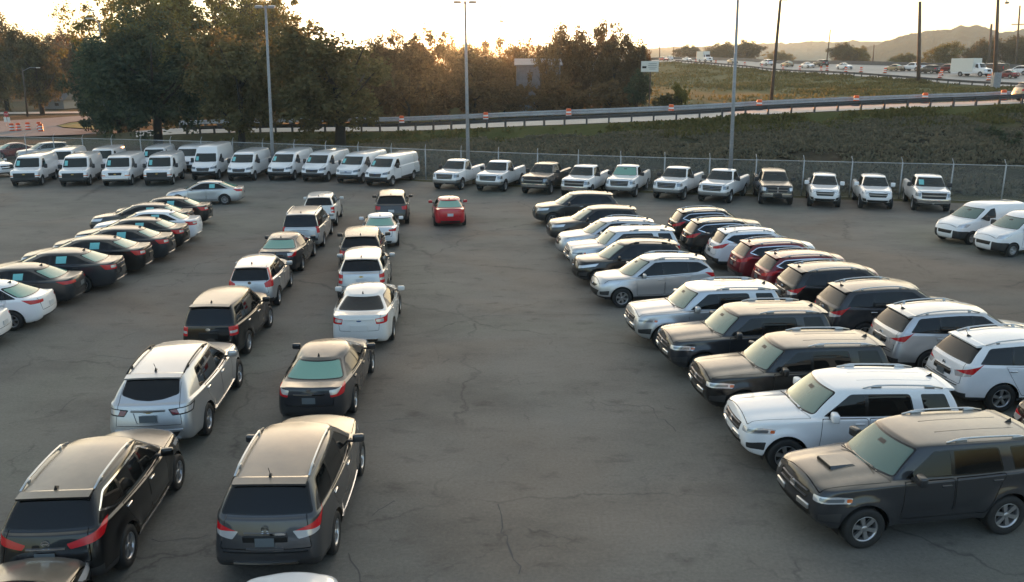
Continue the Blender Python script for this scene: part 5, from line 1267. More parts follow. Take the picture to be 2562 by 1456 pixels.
for i, (x, D, h, yt, m_, lb) in enumerate([(268, 116, 52, 205, 'leaf_deep', 'dark undergrowth at the left end of the roadside trees'), (325, 112, 62, 215, 'leaf_deep', 'dark undergrowth left of the thick trunk'), (480, 114, 70, 190, 'leaf_deep', 'dark undergrowth between the thick trunk and the left light pole'), (560, 118, 70, 180, 'leaf', 'dark undergrowth just left of the left light pole'), (665, 118, 66, 190, 'leaf_deep', 'dark undergrowth right behind the left light pole'), (760, 118, 70, 185, 'leaf', 'dark undergrowth left of the bare trunk'), (905, 116, 80, 175, 'leaf', 'dark undergrowth right of the bare trunk')]):
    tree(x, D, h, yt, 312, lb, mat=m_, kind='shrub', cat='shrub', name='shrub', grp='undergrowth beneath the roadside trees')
tree(480, 122, 90, 150, 310, 'dark tree between the broad tree and the rounded tree', mat='leaf_deep', grp=GB)
tree(930, 125, 80, 112, 300, 'brown tree just behind the right side of the spreading tree', mat='leaf_warm', grp=GB)
tree(1040, 135, 70, 130, 292, 'lower brown tree in front of the peaked one', mat='leaf_warm', grp=GR)
tree(1195, 135, 70, 135, 290, 'lower brown tree between the middle light pole and the far mast', mat='leaf_warm', grp=GR)
tree(1285, 128, 56, 128, 285, 'lower brown tree at the left corner of the grey shed', mat='leaf_warm', grp=GR)
tree(1375, 112, 46, 120, 285, 'thin brown tree standing in front of the grey shed', mat='leaf_warm', kind='open', grp=GR)
for x, D, h, yt, lb in [(930, 104, 60, 190, 'low shrub under the right side of the spreading tree'), (1025, 106, 60, 185, 'low shrub behind the first ramp barrel'), (1100, 110, 56, 200, 'low shrub left of the middle light pole'), (1185, 108, 60, 205, 'low shrub right of the middle light pole'), (1262, 112, 54, 212, 'low shrub in front of the grey shed on the left'), (1345, 106, 60, 222, 'low shrub in front of the grey shed on the right'), (1430, 106, 62, 205, 'low shrub below the dark tree'), (1525, 103, 56, 212, 'low shrub at the right end of the scrub')]:
    tree(x, D, h, yt, 292, lb, mat='leaf_warm', kind='shrub', cat='shrub', name='shrub', grp='shrubs beyond the ramp')
tree(1592, 100, 36, 182, 262, 'small deep green tree beside the back of the roadside sign', mat='leaf_deep', cat='tree')
tree(1704, 93, 22, 211, 268, 'small leafy bush standing on the grass bank', mat='leaf_bright', kind='shrub', cat='shrub', name='shrub')
tree(1662, 93, 32, 236, 270, 'low dark bush left of the bush on the grass bank', mat='leaf', kind='shrub', cat='shrub', name='shrub')
for x, D, h, yt, yb, m_, lb in [(1606, 340, 22, 118, 166, 'leaf_bright', 'far tree behind the roadside sign'), (1712, 420, 36, 116, 158, 'leaf', 'far tree left of the white lorry on the highway'), (1815, 420, 46, 110, 158, 'leaf', 'far dark tree behind the right light pole, left half'), (1868, 410, 44, 106, 158, 'leaf', 'far dark tree right of the right light pole'), (1945, 460, 30, 130, 162, 'leaf_bright', 'low far tree at the foot of the leaning pole'),
  (2098, 330, 36, 112, 160, 'leaf', 'round far tree at the foot of the thin far pole'), (2145, 330, 26, 120, 160, 'leaf_bright', 'smaller far tree joined to the round one'), (2345, 300, 42, 110, 165, 'leaf_bright', 'yellowing far tree right of the thick steel pole'), (2420, 310, 40, 122, 165, 'leaf', 'low far tree behind the white box truck'), (2478, 290, 50, 100, 165, 'leaf', 'far tree behind the tall lamp pole'), (2552, 285, 48, 96, 165, 'leaf', 'far tree at the right edge of the photo'), (2270, 340, 36, 136, 165, 'leaf_bright', 'low far scrub tree left of the thick steel pole')]:
    tree(x, D, h, yt, yb, lb, mat=m_, kind='round', grp=GH)
for x, D, h, yt, yb, lb in [(2460, 66, 52, 330, 402, 'leafy weedy shrub behind the fence at the right'), (2535, 64, 56, 325, 405, 'leafy weedy shrub at the right edge of the photo'), (1880, 60.5, 26, 452, 482, 'tuft of weeds behind the dark pickup')]:
    tree(x, D, h, yt, yb, lb, mat='leaf_deep', kind='shrub', cat='shrub', name='shrub', grp='weedy shrubs along the fence')
tree(222, 118, 24, 298, 316, 'clipped dark shrub on the bright green island', mat='leaf_deep', kind='shrub', cat='shrub', name='shrub')
# rough weeds on the bank: nobody could count them
def weeds():
    R = random.Random(9); vs, fs = [], []
    for _ in range(22000):
        p = R.uniform(560, 3000); k = R.random(); i = R.choice((1, 1, 1, 2, 2, 2, 2)); d0, z0 = LINES[i](p); d1, z1 = LINES[i + 1](p)
        v = WZ(p, lerp(d0, d1, k), lerp(z0, z1, k)); dn = mnoise.noise(v * .22) + .35 * mnoise.noise(v * .9)
        if dn < -.35: continue
        h = R.uniform(.09, .26) * (1 + .6 * max(0, dn)); 
        for q in range(4):
            a = R.uniform(0, 6.28); o = Vector((R.uniform(-.3, .3), R.uniform(-.2, .2), 0)); u = Vector((math.cos(a), math.sin(a), 0)) * R.uniform(.05, .14); tip = Vector((R.uniform(-.15, .15), R.uniform(-.15, .15), h)); n = len(vs)
            vs += [v + o - u, v + o + u, v + o + tip + u * .5, v + o + tip - u * .5]; fs.append((n, n + 1, n + 2, n + 3))
    return mesh_from(vs, fs, 'weeds')
M['weed'] = leaf_mat('weeds', (.125, .128, .094), (.22, .19, .13))
stuff(obj('weeds', weeds(), M['weed']))
def long_grass():
    R = random.Random(19); vs, fs = [], []
    for _ in range(26000):
        i = R.choice((3, 3, 2, 6, 7, 7, 7, 7, 8)); p = R.uniform(560, 2900) if i < 5 else R.uniform(1450, 2900); k = R.random() if i != 2 else R.uniform(.7, 1); d0, z0 = LINES[i](p); d1, z1 = LINES[i + 1](p)
        v = WZ(p, lerp(d0, d1, k), lerp(z0, z1, k)); dn = mnoise.noise(v * .12) + .5 * mnoise.noise(v * .5)
        if dn < -.05 + R.uniform(-.3, .3): continue
        f = 1 if i < 5 else 1.7
        for q in range(3):
            h = R.uniform(.10, .24) * f * (1 + max(0, dn)); a = R.uniform(0, 6.28); o = Vector((R.uniform(-.3, .3), R.uniform(-.3, .3), 0)) * f; u = Vector((math.cos(a), math.sin(a), 0)) * R.uniform(.05, .16) * f; tip = Vector((R.uniform(-.1, .1), R.uniform(-.1, .1), h)); n = len(vs)
            vs += [v + o - u, v + o + u, v + o + tip + u * .5, v + o + tip - u * .5]; fs.append((n, n + 1, n + 2, n + 3))
    return mesh_from(vs, fs, 'long_grass')
M['long_grass'] = leaf_mat('long_grass', (.082, .092, .032), (.165, .145, .060))
stuff(obj('long_grass', long_grass(), M['long_grass']))
# ------------------------------------------------------------------ rails, fence, poles, signs, barrels
def beam(name, pts, prof, mat, parent):
    vs, fs = [], []; n = len(prof)
    for i, p in enumerate(pts):
        t = (pts[min(i + 1, len(pts) - 1)] - pts[max(i - 1, 0)]); t.z = 0; t.normalize(); nn = Vector((-t.y, t.x, 0))
        for a, z in prof: q = p + nn * a; vs.append((q.x, q.y, q.z + z))
    for i in range(len(pts) - 1):
        for k in range(n): fs.append((i*n + k, (i+1)*n + k, (i+1)*n + (k+1) % n, i*n + (k+1) % n))
    fs.append(tuple(range(n))); fs.append(tuple(range((len(pts)-1)*n, len(pts)*n))[::-1])
    return obj(name, mesh_from(vs, fs, name), mat, parent)
WB = [(0, .0), (.05, .05), (.05, .10), (.0, .16), (.05, .22), (.05, .27), (0, .33), (-.012, .33), (.035, .265), (.035, .225), (-.016, .16), (.035, .105), (.035, .06), (-.012, 0)]
def resample(f, a, b, n): return [f(a + (b - a) * i / n) for i in range(n + 1)]
def guardrail(f, a, b, mat, matp, label, spacing, hgt=.72, side=1, scale=1., grp='steel guardrails'):
    root = tag(empty('guardrail', f((a + b) / 2)), label, 'guardrail', grp); o = root.location.copy()
    pts = [q - o for q in resample(f, a, b, 90)]
    beam('rail', [q + Vector((0, 0, hgt - .33 * scale)) for q in pts], [(x * side, z * scale) for x, z in WB], mat, root)
    # posts at equal spacing along the line
    bm = bmesh.new(); bm_box(bm, (0, 0, (hgt - .2) / 2 - .02), (.14, .18, hgt + .1)); pm = bm_mesh(bm, 'post'); pm.materials.append(matp)
    run = 0.; fine = [q - o for q in resample(f, a, b, 1500)]; nx = 0.; k = 0
    for u, v in zip(fine, fine[1:]):
        run += (v - u).length
        if run >= nx and k < 98:
            t = v - u; pt = obj('post', pm, None, root, u + Vector((-t.y, t.x, 0)).normalized() * -.10 * side); pt.rotation_euler = (0, 0, math.atan2(t.y, t.x)); nx += spacing; k += 1
    return root
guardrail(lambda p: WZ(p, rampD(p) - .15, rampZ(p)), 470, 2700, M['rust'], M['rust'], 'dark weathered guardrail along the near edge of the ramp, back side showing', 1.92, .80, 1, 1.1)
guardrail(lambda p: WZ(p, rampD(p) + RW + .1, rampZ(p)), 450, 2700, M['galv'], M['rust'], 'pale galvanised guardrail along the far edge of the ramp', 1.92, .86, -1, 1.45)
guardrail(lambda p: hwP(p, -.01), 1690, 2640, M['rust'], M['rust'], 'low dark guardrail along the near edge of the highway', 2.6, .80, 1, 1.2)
def far_barrier():
    pts = [hwP(p, 1.02) for p in range(1500, 2700, 40)]; o = pts[0].copy(); root = tag(empty('concrete_barrier', o), 'pale low barrier along the far edge of the highway', 'barrier')
    beam('barrier_wall', [q - o for q in pts], [(-.3, 0), (.3, 0), (.12, .9), (-.12, .9)], M['rust'], root)
far_barrier()
# chain-link fence
def mesh_mat():
    m, nt, b = new_mat('chain_link'); nt.nodes.remove(b); out = nt.nodes['Material Output']
    tc = nt.nodes.new('ShaderNodeTexCoord'); sx = nt.nodes.new('ShaderNodeSeparateXYZ'); nt.links.new(tc.outputs['UV'], sx.inputs[0])
    f = None
    for op in ('ADD', 'SUBTRACT'):
        s = math_(nt, op, sx.outputs['X'], sx.outputs['Y']); fr = math_(nt, 'FRACT', math_(nt, 'MULTIPLY', s, 14.)); l = math_(nt, 'LESS_THAN', fr, .10); f = l if f is None else math_(nt, 'MAXIMUM', f, l)
    d = nt.nodes.new('ShaderNodeBsdfDiffuse'); d.inputs[0].default_value = (.30, .31, .30, 1); t = nt.nodes.new('ShaderNodeBsdfTransparent'); mx = nt.nodes.new('ShaderNodeMixShader')
    nt.links.new(f, mx.inputs[0]); nt.links.new(t.outputs[0], mx.inputs[1]); nt.links.new(d.outputs[0], mx.inputs[2]); nt.links.new(mx.outputs[0], out.inputs[0]); return m
M['link'] = mesh_mat()
def fence():
    f = lambda p: WZ(p, fenceD(p), 0)
    root = tag(empty('chain_link_fence', f(1290)), 'tall chain-link fence with grey posts behind the row of vans and pickups', 'fence'); o = root.location.copy()
    fine = [f(-300 + 3300 * i / 1600) - o for i in range(1601)]
    run = 0.; nx = 0.; posts = []
    for u, v in zip(fine, fine[1:]):
        run += (v - u).length
        if run >= nx: posts.append(u); nx += 3.05
    bm = bmesh.new(); bm_tube(bm, [(0, 0, -.1), (0, 0, 2.42)], .045, 8); bm_tube(bm, [(0, 0, 2.40), (.0, .12, 2.55), (.02, .30, 2.72)], .022, 6); pm = bm_mesh(bm, 'post', True); pm.materials.append(M['pipe'])
    for i, u in enumerate(posts[:98]):
        pt = obj('post', pm, None, root, u)
    bm = bmesh.new()
    for z, r in ((2.36, .028), (.06, .010)): bm_tube(bm, [u + Vector((0, 0, z)) for u in posts], r, 6)
    obj('top_rail', bm_mesh(bm, 'top_rail'), M['pipe'], root)
    vs, fs, uv = [], [], []; run = 0.
    for i, u in enumerate(posts):
        if i: run += (u - posts[i - 1]).length
        vs += [tuple(u + Vector((0, 0, .03))), tuple(u + Vector((0, 0, 2.36)))]; uv.append(run)
    for i in range(len(posts) - 1): fs.append((2*i, 2*i + 2, 2*i + 3, 2*i + 1))
    me = mesh_from(vs, fs, 'chain_link'); ul = me.uv_layers.new(name='UVMap')
    for lp in me.loops: ul.data[lp.index].uv = (uv[lp.vertex_index // 2], 0 if lp.vertex_index % 2 == 0 else 2.33)
    obj('chain_link', me, M['link'], root)
fence()
# poles
def pole(name, base, top, r0, r1, mat, label, cat='light pole', grp=None, n=10):
    root = tag(empty(name, base), label, cat, grp); bm = bmesh.new(); d = Vector(top) - Vector(base)
    bm_tube(bm, [Vector((0, 0, -.1)), d * .5, d], [r0, (r0 + r1) / 2, r1], n); obj('shaft', bm_mesh(bm, 'shaft', True), mat, root); return root, d
def flood_head(root, at, yaw, mat, w=.55):
    bm = bmesh.new(); bm_box(bm, (0, 0, 0), (w, .36, .17), bev=.03); o = obj('lamp_head', bm_mesh(bm, 'lamp_head'), mat, root, at); o.rotation_euler = (.25, 0, yaw)
    bm = bmesh.new(); bm_box(bm, (0, 0, -.09), (w * .8, .28, .02)); obj('lamp_lens', bm_mesh(bm, 'lamp_lens'), M['lens'], o)
def lot_pole(pxb, pxt, ytop, D, heads, label):
    b = WZ(pxb, D, 0); t = W(pxt, ytop, D); root, d = pole('light_pole', b, t, .15, .085, M['pole'], label, grp='tall light poles along the fence')
    bm = bmesh.new(); bm_box(bm, (0, 0, .35), (.55, .55, .75), bev=.04); obj('footing', bm_mesh(bm, 'footing'), M['concrete'], root)
    bm = bmesh.new(); bm_tube(bm, [d + Vector((-heads, 0, -.15)), d + Vector((heads, 0, -.15))], .04, 8); obj('cross_arm', bm_mesh(bm, 'cross_arm'), M['pole'], root)
    for s in (-1, 1): flood_head(root, d + Vector((s * heads, -.15, -.1)), 0, M['pole'])
lot_pole(684, 664, 14, 68.2, .5, 'left light pole, grey, rising behind the low-roof vans, flood lamps at its top')
lot_pole(1172, 1163, 2, 62.4, .55, 'middle light pole, grey, standing between the vans and the first white pickup')
lot_pole(1824, 1846, -14, 56.6, .55, 'right light pole, grey, rising behind the white pickups')
def street_lamp(base, top, arm, r, mat, label, name='street_lamp', cat='street lamp', headw=.7, grp=None):
    root, d = pole(name, base, top, r, r * .7, mat, label, cat, grp); e = d + Vector(arm); bm = bmesh.new()
    bm_tube(bm, [d - Vector((0, 0, .5)), d.lerp(e, .5) + Vector((0, 0, .12)), e], .045, 6); obj('arm', bm_mesh(bm, 'arm', True), M['pole'], root)
    bm = bmesh.new(); bm_box(bm, (0, 0, 0), (headw, .3, .16), bev=.05); o = obj('lamp_head', bm_mesh(bm, 'lamp_head', True), M['signwhite'], root, e); return root, d
street_lamp(G(69, 291), W(56, 171, G(69, 291).y), (2.9, 0, .1), .19, M['wood'], 'wooden street lamp by the road junction at the left, lamp arm to the right')
b_ = WZ(262, 109, 0); r_, d_ = street_lamp(b_, W(249, 58, 109), (-.9, 0, 1.5), .13, M['pole'], 'double-armed street light rising in front of the tall trees at the left', headw=.9)
bm = bmesh.new(); bm_tube(bm, [d_, d_ + Vector((-.8, 0, .5))], .045, 6); obj('arm', bm_mesh(bm, 'arm'), M['pole'], r_); bm = bmesh.new(); bm_box(bm, (0, 0, 0), (.9, .3, .16), bev=.05); obj('lamp_head', bm_mesh(bm, 'lamp_head'), M['signwhite'], r_, d_ + Vector((-1.2, 0, .55)))
Db = rampD(1925) + RW + 3
r_, d_ = pole('utility_pole', WZ(1925, Db, ground_z(1925, Db) - .2), W(1952, 1, Db), .17, .13, M['wood'], 'leaning brown wooden pole on the bank just beyond the ramp', 'utility pole')
bm = bmesh.new(); bm_box(bm, (.15, 0, 0), (.7, .25, .14), bev=.03); obj('lamp_head', bm_mesh(bm, 'lamp_head'), M['wood'], r_, d_ + Vector((.2, 0, .05)))
D_ = hwD(2297) - 1.6; pole('steel_pole', WZ(2297, D_, hwZ(2297) - .4), W(2301, 4, D_), .36, .26, M['wood'], 'thick bare brown pole beside the highway guardrail', 'pole')
D_ = hwD(2487) - 5; r_, d_ = pole('highway_lamp', WZ(2487, D_, ground_z(2487, D_) - .2), W(2497, -18, D_), .36, .2, M['wood'], 'tall lamp pole with a pale base box near the right edge', 'lamp pole')
bm = bmesh.new(); bm_box(bm, (0, 0, 1.5), (1.2, .9, 3.0), bev=.05); obj('base_box', bm_mesh(bm, 'base_box'), M['pole'], r_)
bm = bmesh.new(); bm_tube(bm, [d_ * .93, d_ * .93 + Vector((.9, 0, .5)), d_ * .93 + Vector((1.5, 0, -.3))], .06, 6); obj('arm', bm_mesh(bm, 'arm'), M['wood'], r_)
bm = bmesh.new(); bm_box(bm, (0, 0, 0), (.6, .4, .35), bev=.1); obj('lamp_head', bm_mesh(bm, 'lamp_head'), M['signgrey'], r_, d_ * .93 + Vector((1.5, 0, -.45)))
for x0, y0, x1, y1, D, r, lb, cr in [(2541, 168, 2551, 14, 262, .30, 'thin pole with a crossarm at the far right of the highway', .72), (2474, 150, 2480, 60, 270, .45, 'short thick pole left of the tall lamp pole', 0), (2067, 158, 2077, 74, 300, .22, 'thin leaning far pole between the highway cars', 0), (2183, 158, 2186, 112, 380, .3, 'short far pole beyond the highway in the middle', 0), (1650, 158, 1650, 112, 400, .3, 'short far pole right of the roadside sign', 0), (1684, 158, 1685, 118, 430, .25, 'faint short pole right of the sign, left of the far trees', 0), (2440, 150, 2443, 104, 330, .25, 'short far pole in front of the wooded hill at the right', 0)]:
    r_, d_ = pole('utility_pole', W(x0, y0, D) - Vector((0, 0, 1.5)), W(x1, y1, D), r, r * .7, M['wood'], lb, 'utility pole', 'far poles beyond the highway')
    if cr: bm = bmesh.new(); bm_box(bm, d_ * cr, (4.2, .2, .25)); obj('crossarm', bm_mesh(bm, 'crossarm'), M['wood'], r_)
r_, d_ = pole('high_mast', W(1250, 200, 330), W(1251, 16, 330), .38, .16, M['galv'], 'thin far high mast lamp standing in the sunset glow', 'mast')
bm = bmesh.new(); bm_box(bm, d_, (4., .4, .4)); bm_box(bm, d_ * .80 + Vector((.7, 0, 0)), (1.4, .5, .9)); obj('lamp_ring', bm_mesh(bm, 'lamp_ring'), M['galv'], r_)
# barrels
def barrel_parts():
    bm = bmesh.new(); prof = [(.0001, 0), (.30, 0), (.30, .06), (.285, .08)]
    z = .08
    zs = [(.08, 0), (.24, 1), (.40, 0), (.56, 1), (.72, 0), (.90, 0)]
    rings = {}
    def band(z0, z1, r0, r1, mat):
        n = 14; A = [bm.verts.new((r0*math.cos(2*math.pi*k/n), r0*math.sin(2*math.pi*k/n), z0)) for k in range(n)]; B = [bm.verts.new((r1*math.cos(2*math.pi*k/n), r1*math.sin(2*math.pi*k/n), z1)) for k in range(n)]
        for k in range(n): f = bm.faces.new((A[k], A[(k+1) % n], B[(k+1) % n], B[k])); f.material_index = mat; f.smooth = True
        return A, B
    for (z0, m0), (z1, m1) in zip(zs, zs[1:]): band(z0, z1, .30 - z0 * .07, .30 - z1 * .07 - (.008 if m0 else 0), m0)
    A, B = band(.90, .98, .235, .20, 0); bm.faces.new(B)
    me = bm_mesh(bm, 'drum'); me.materials.append(M['orange']); me.materials.append(M['whiteband'])
    bm = bmesh.new(); n = 14; A = [bm.verts.new((.42*math.cos(2*math.pi*k/n), .42*math.sin(2*math.pi*k/n), 0)) for k in range(n)]; B = [bm.verts.new((.34*math.cos(2*math.pi*k/n), .34*math.sin(2*math.pi*k/n), .09)) for k in range(n)]
    for k in range(n): bm.faces.new((A[k], A[(k+1) % n], B[(k+1) % n], B[k]))
    bm.faces.new(B); bs = bm_mesh(bm, 'rubber_base'); bs.materials.append(M['tyre']); return me, bs
DRUM, DBASE = barrel_parts()
def barrel(loc, label, grp, parts=True, s=1.):
    root = tag(empty('traffic_barrel', loc, random.uniform(0, 6)), label, 'barrel', grp); root.scale = (s, s, s); obj('drum', DRUM, None, root)
    obj('rubber_base', DBASE, None, root)
where = ['left end of the ramp, right of the spreading tree', 'middle light pole, just to its right', 'grey shed, straight below it', 'bush on the grass bank, just below it', 'right light pole, just to its right', 'second stretch right of the right light pole', 'thick bare brown pole, just below it', 'tall lamp pole near the right edge, below it']
for i, (x, lb) in enumerate(zip((1005, 1215, 1422, 1678, 1898, 2140, 2312, 2508), ['orange barrel on the ramp by the spreading tree', 'orange barrel on the ramp just right of the middle light pole', 'pale orange and white barrel on the ramp below the grey shed', 'orange barrel on the ramp below the bush on the bank', 'orange barrel on the ramp just right of the right light pole', 'orange barrel on the ramp between the leaning pole and the thick brown pole', 'orange barrel on the ramp just right of the thick brown pole', 'orange barrel on the ramp near the right edge, below the tall lamp pole'])):
    p = WZ(x, rampD(x) + RW - .8, rampZ(x) + .03); barrel(p, lb, 'orange barrels along the ramp', s=1.0)
for x, y, lb in [(31, 329, 'leftmost orange barrel on the road at the left'), (47, 328, 'second orange barrel from the left edge on the road'), (71, 326, 'orange barrel at the foot of the wooden street lamp'), (103, 330, 'orange barrel furthest right on the road at the left'), (99, 325, 'orange barrel half hidden behind the one furthest right')]:
    barrel(G(x, y), lb, 'orange barrels at the road junction', s=1.15)
hb = [(1862, .25), (1905, .22), (1958, .28), (2000, .25), (2053, .22), (2068, .30), (2115, .25), (2153, .3), (2213, .35), (2350, .25), (2354, .42), (2472, .25), (1740, .2), (1790, .2)]
lbs = ['far barrel right of the right light pole on the highway', 'far barrel under the leaning brown pole on the highway', 'far barrel in front of the low far tree', 'far barrel between the leaning pole and the thin far pole', 'far barrel just left of the thin far pole', 'far barrel at the foot of the thin far pole', 'far barrel in front of the white saloon', 'far barrel behind the white saloon', 'far barrel alone in the gap left of the thick brown pole', 'far barrel right of the maroon car', 'far barrel in front of the maroon car', 'far barrel by the tall lamp pole', 'far barrel below the white lorry', 'far barrel right of the white lorry']
for (x, f), lb in zip(hb, lbs): barrel(hwP(x, f) + Vector((0, 0, .06)), lb, 'orange barrels on the highway', s=1.15)
# signs and shed
def roadside_sign():
    D = 96; gz = ground_z(1622, D); root = tag(empty('roadside_sign', WZ(1622, D, gz)), 'rectangular white roadside sign on a single post in front of the grass bank', 'sign'); o = root.location
    c = W(1625, 166.5, D) - o; bm = bmesh.new(); bm_tube(bm, [(0, 0, -.1), (0, 0, c.z)], .07, 8); obj('post', bm_mesh(bm, 'post'), M['wood'], root)
    bm = bmesh.new(); bm_box(bm, c + Vector((0, -.1, 0)), (1.95, .07, 1.15)); obj('panel', bm_mesh(bm, 'panel'), M['signwhite'], root)
    bm = bmesh.new(); bm_box(bm, c + Vector((-.62, -.14, -.08)), (.46, .012, .22)); obj('dark_mark', bm_mesh(bm, 'dark_mark'), M['dark'], root)
    bm = bmesh.new()
    for z, w in ((.30, .9), (.12, 1.0), (-.08, .95), (-.27, .7)): bm_box(bm, c + Vector((.28, -.14, z)), (w, .012, .05))
    obj('faint_lines', bm_mesh(bm, 'faint_lines'), M['signgrey'], root)
roadside_sign()
def stop_sign():
    b = G(16, 318); root = tag(empty('stop_sign', b), 'red octagonal stop sign at the left edge with white boards below', 'stop sign'); D = b.y; c = W(16, 285.5, D) - b; r = 6.5 / CF * D
    bm = bmesh.new(); bm_tube(bm, [(0, 0, -.1), (0, 0, c.z)], .045, 8); obj('post', bm_mesh(bm, 'post'), M['galv'], root)
    bm = bmesh.new()
    for rr, y0, y1 in ((r, -.06, -.09),):
        A = [bm.verts.new((c.x + rr*math.cos(math.pi/8 + k*math.pi/4), y0, c.z + rr*math.sin(math.pi/8 + k*math.pi/4))) for k in range(8)]; B = [bm.verts.new((v.co.x, y1, v.co.z)) for v in A]
        for k in range(8): bm.faces.new((A[k], A[(k+1) % 8], B[(k+1) % 8], B[k]))
        bm.faces.new(B); bm.faces.new(A[::-1])
    obj('red_plate', bm_mesh(bm, 'red_plate'), simple('sign_red', (.42, .02, .03), .4), root)
    cu = bpy.data.curves.new('stop_word', 'FONT'); cu.body = 'STOP'; cu.size = r * .72; cu.align_x = 'CENTER'; cu.align_y = 'CENTER'; cu.extrude = .004; t = bpy.data.objects.new('tmp', cu); COL.objects.link(t)
    dg = bpy.context.evaluated_depsgraph_get(); me = bpy.data.meshes.new_from_object(t.evaluated_get(dg)); bpy.data.objects.remove(t); me.materials.clear()
    o = obj('lettering', me, M['signwhite'], root, (c.x, -.10, c.z)); o.rotation_euler = (math.pi / 2, 0, 0)
    for s in (-.26, .26):
        bm = bmesh.new(); bm_box(bm, (c.x + s, -.07, c.z - r - .42), (.42, .02, .72)); obj('white_board', bm_mesh(bm, 'white_board'), M['signwhite'], root)
stop_sign()
def shed():
    D = 118; a, b = W(1292, 165, D), W(1402, 165, D); gz = ground_z(1340, D); w = b.x - a.x; h = a.z - gz
    root = tag(empty('metal_shed', ((a.x + b.x) / 2, D, gz)), 'blue-grey metal shed half hidden among the scrub trees', 'shed'); bm = bmesh.new(); bm_box(bm, (0, 5, h / 2 - .3), (w, 10, h + .6))
    for i in range(18): bm_box(bm, (-w/2 + w*(i + .5)/18, -.02, h/2), (.05, .05, h - .1))
    obj('wall', bm_mesh(bm, 'wall'), M['shed'], root)
    bm = bmesh.new(); e = .3; v = [bm.verts.new(p) for p in ((-w/2 - e, -e, h), (w/2 + e, -e, h), (w/2 + e, 5, h + .9), (-w/2 - e, 5, h + .9), (w/2 + e, 10 + e, h), (-w/2 - e, 10 + e, h), (-w/2 - e, -e, h + .14), (w/2 + e, -e, h + .14), (w/2 + e, 5, h + 1.04), (-w/2 - e, 5, h + 1.04), (w/2 + e, 10 + e, h + .14), (-w/2 - e, 10 + e, h + .14))]
    for f in ((0, 1, 2, 3), (3, 2, 4, 5), (6, 9, 8, 7), (9, 11, 10, 8), (0, 6, 7, 1), (1, 7, 8, 2), (2, 8, 10, 4), (0, 3, 9, 6), (3, 5, 11, 9), (4, 10, 11, 5)): bm.faces.new([v[i] for i in f])
    obj('roof', bm_mesh(bm, 'roof'), M['shed'], root)
    bm = bmesh.new(); bm_box(bm, (w*.12, -.05, 1.4), (2.4, .08, 2.8)); obj('door', bm_mesh(bm, 'door'), M['signgrey'], root)
shed()
def white_house(px, D, wpx, ytop, label):
    gz = 0; w = wpx / CF * D; h = W(px, ytop, D).z; root = tag(empty('house', WZ(px, D, 0)), label, 'house'); bm = bmesh.new(); bm_box(bm, (0, 3, h/2), (w, 6, h)); obj('wall', bm_mesh(bm, 'wall'), M['signgrey'], root)
    bm = bmesh.new(); v = [bm.verts.new(p) for p in ((-w/2 - .3, -.4, h), (w/2 + .3, -.4, h), (w/2 + .3, 3, h + 1.6), (-w/2 - .3, 3, h + 1.6), (w/2 + .3, 6.4, h), (-w/2 - .3, 6.4, h))]
    for f in ((0, 1, 2, 3), (3, 2, 4, 5), (0, 3, 5), (1, 4, 2), (0, 5, 4, 1)): bm.faces.new([v[i] for i in f])
    obj('roof', bm_mesh(bm, 'roof'), M['rust'], root)
    for x in (-.25, .22): bm = bmesh.new(); bm_box(bm, (w * x, -.03, h * .55), (w * .16, .06, h * .35)); obj('window', bm_mesh(bm, 'window'), M['glass'], root)
white_house(130, 190, 60, 252, 'low pale house in the shade of the trees across the road')
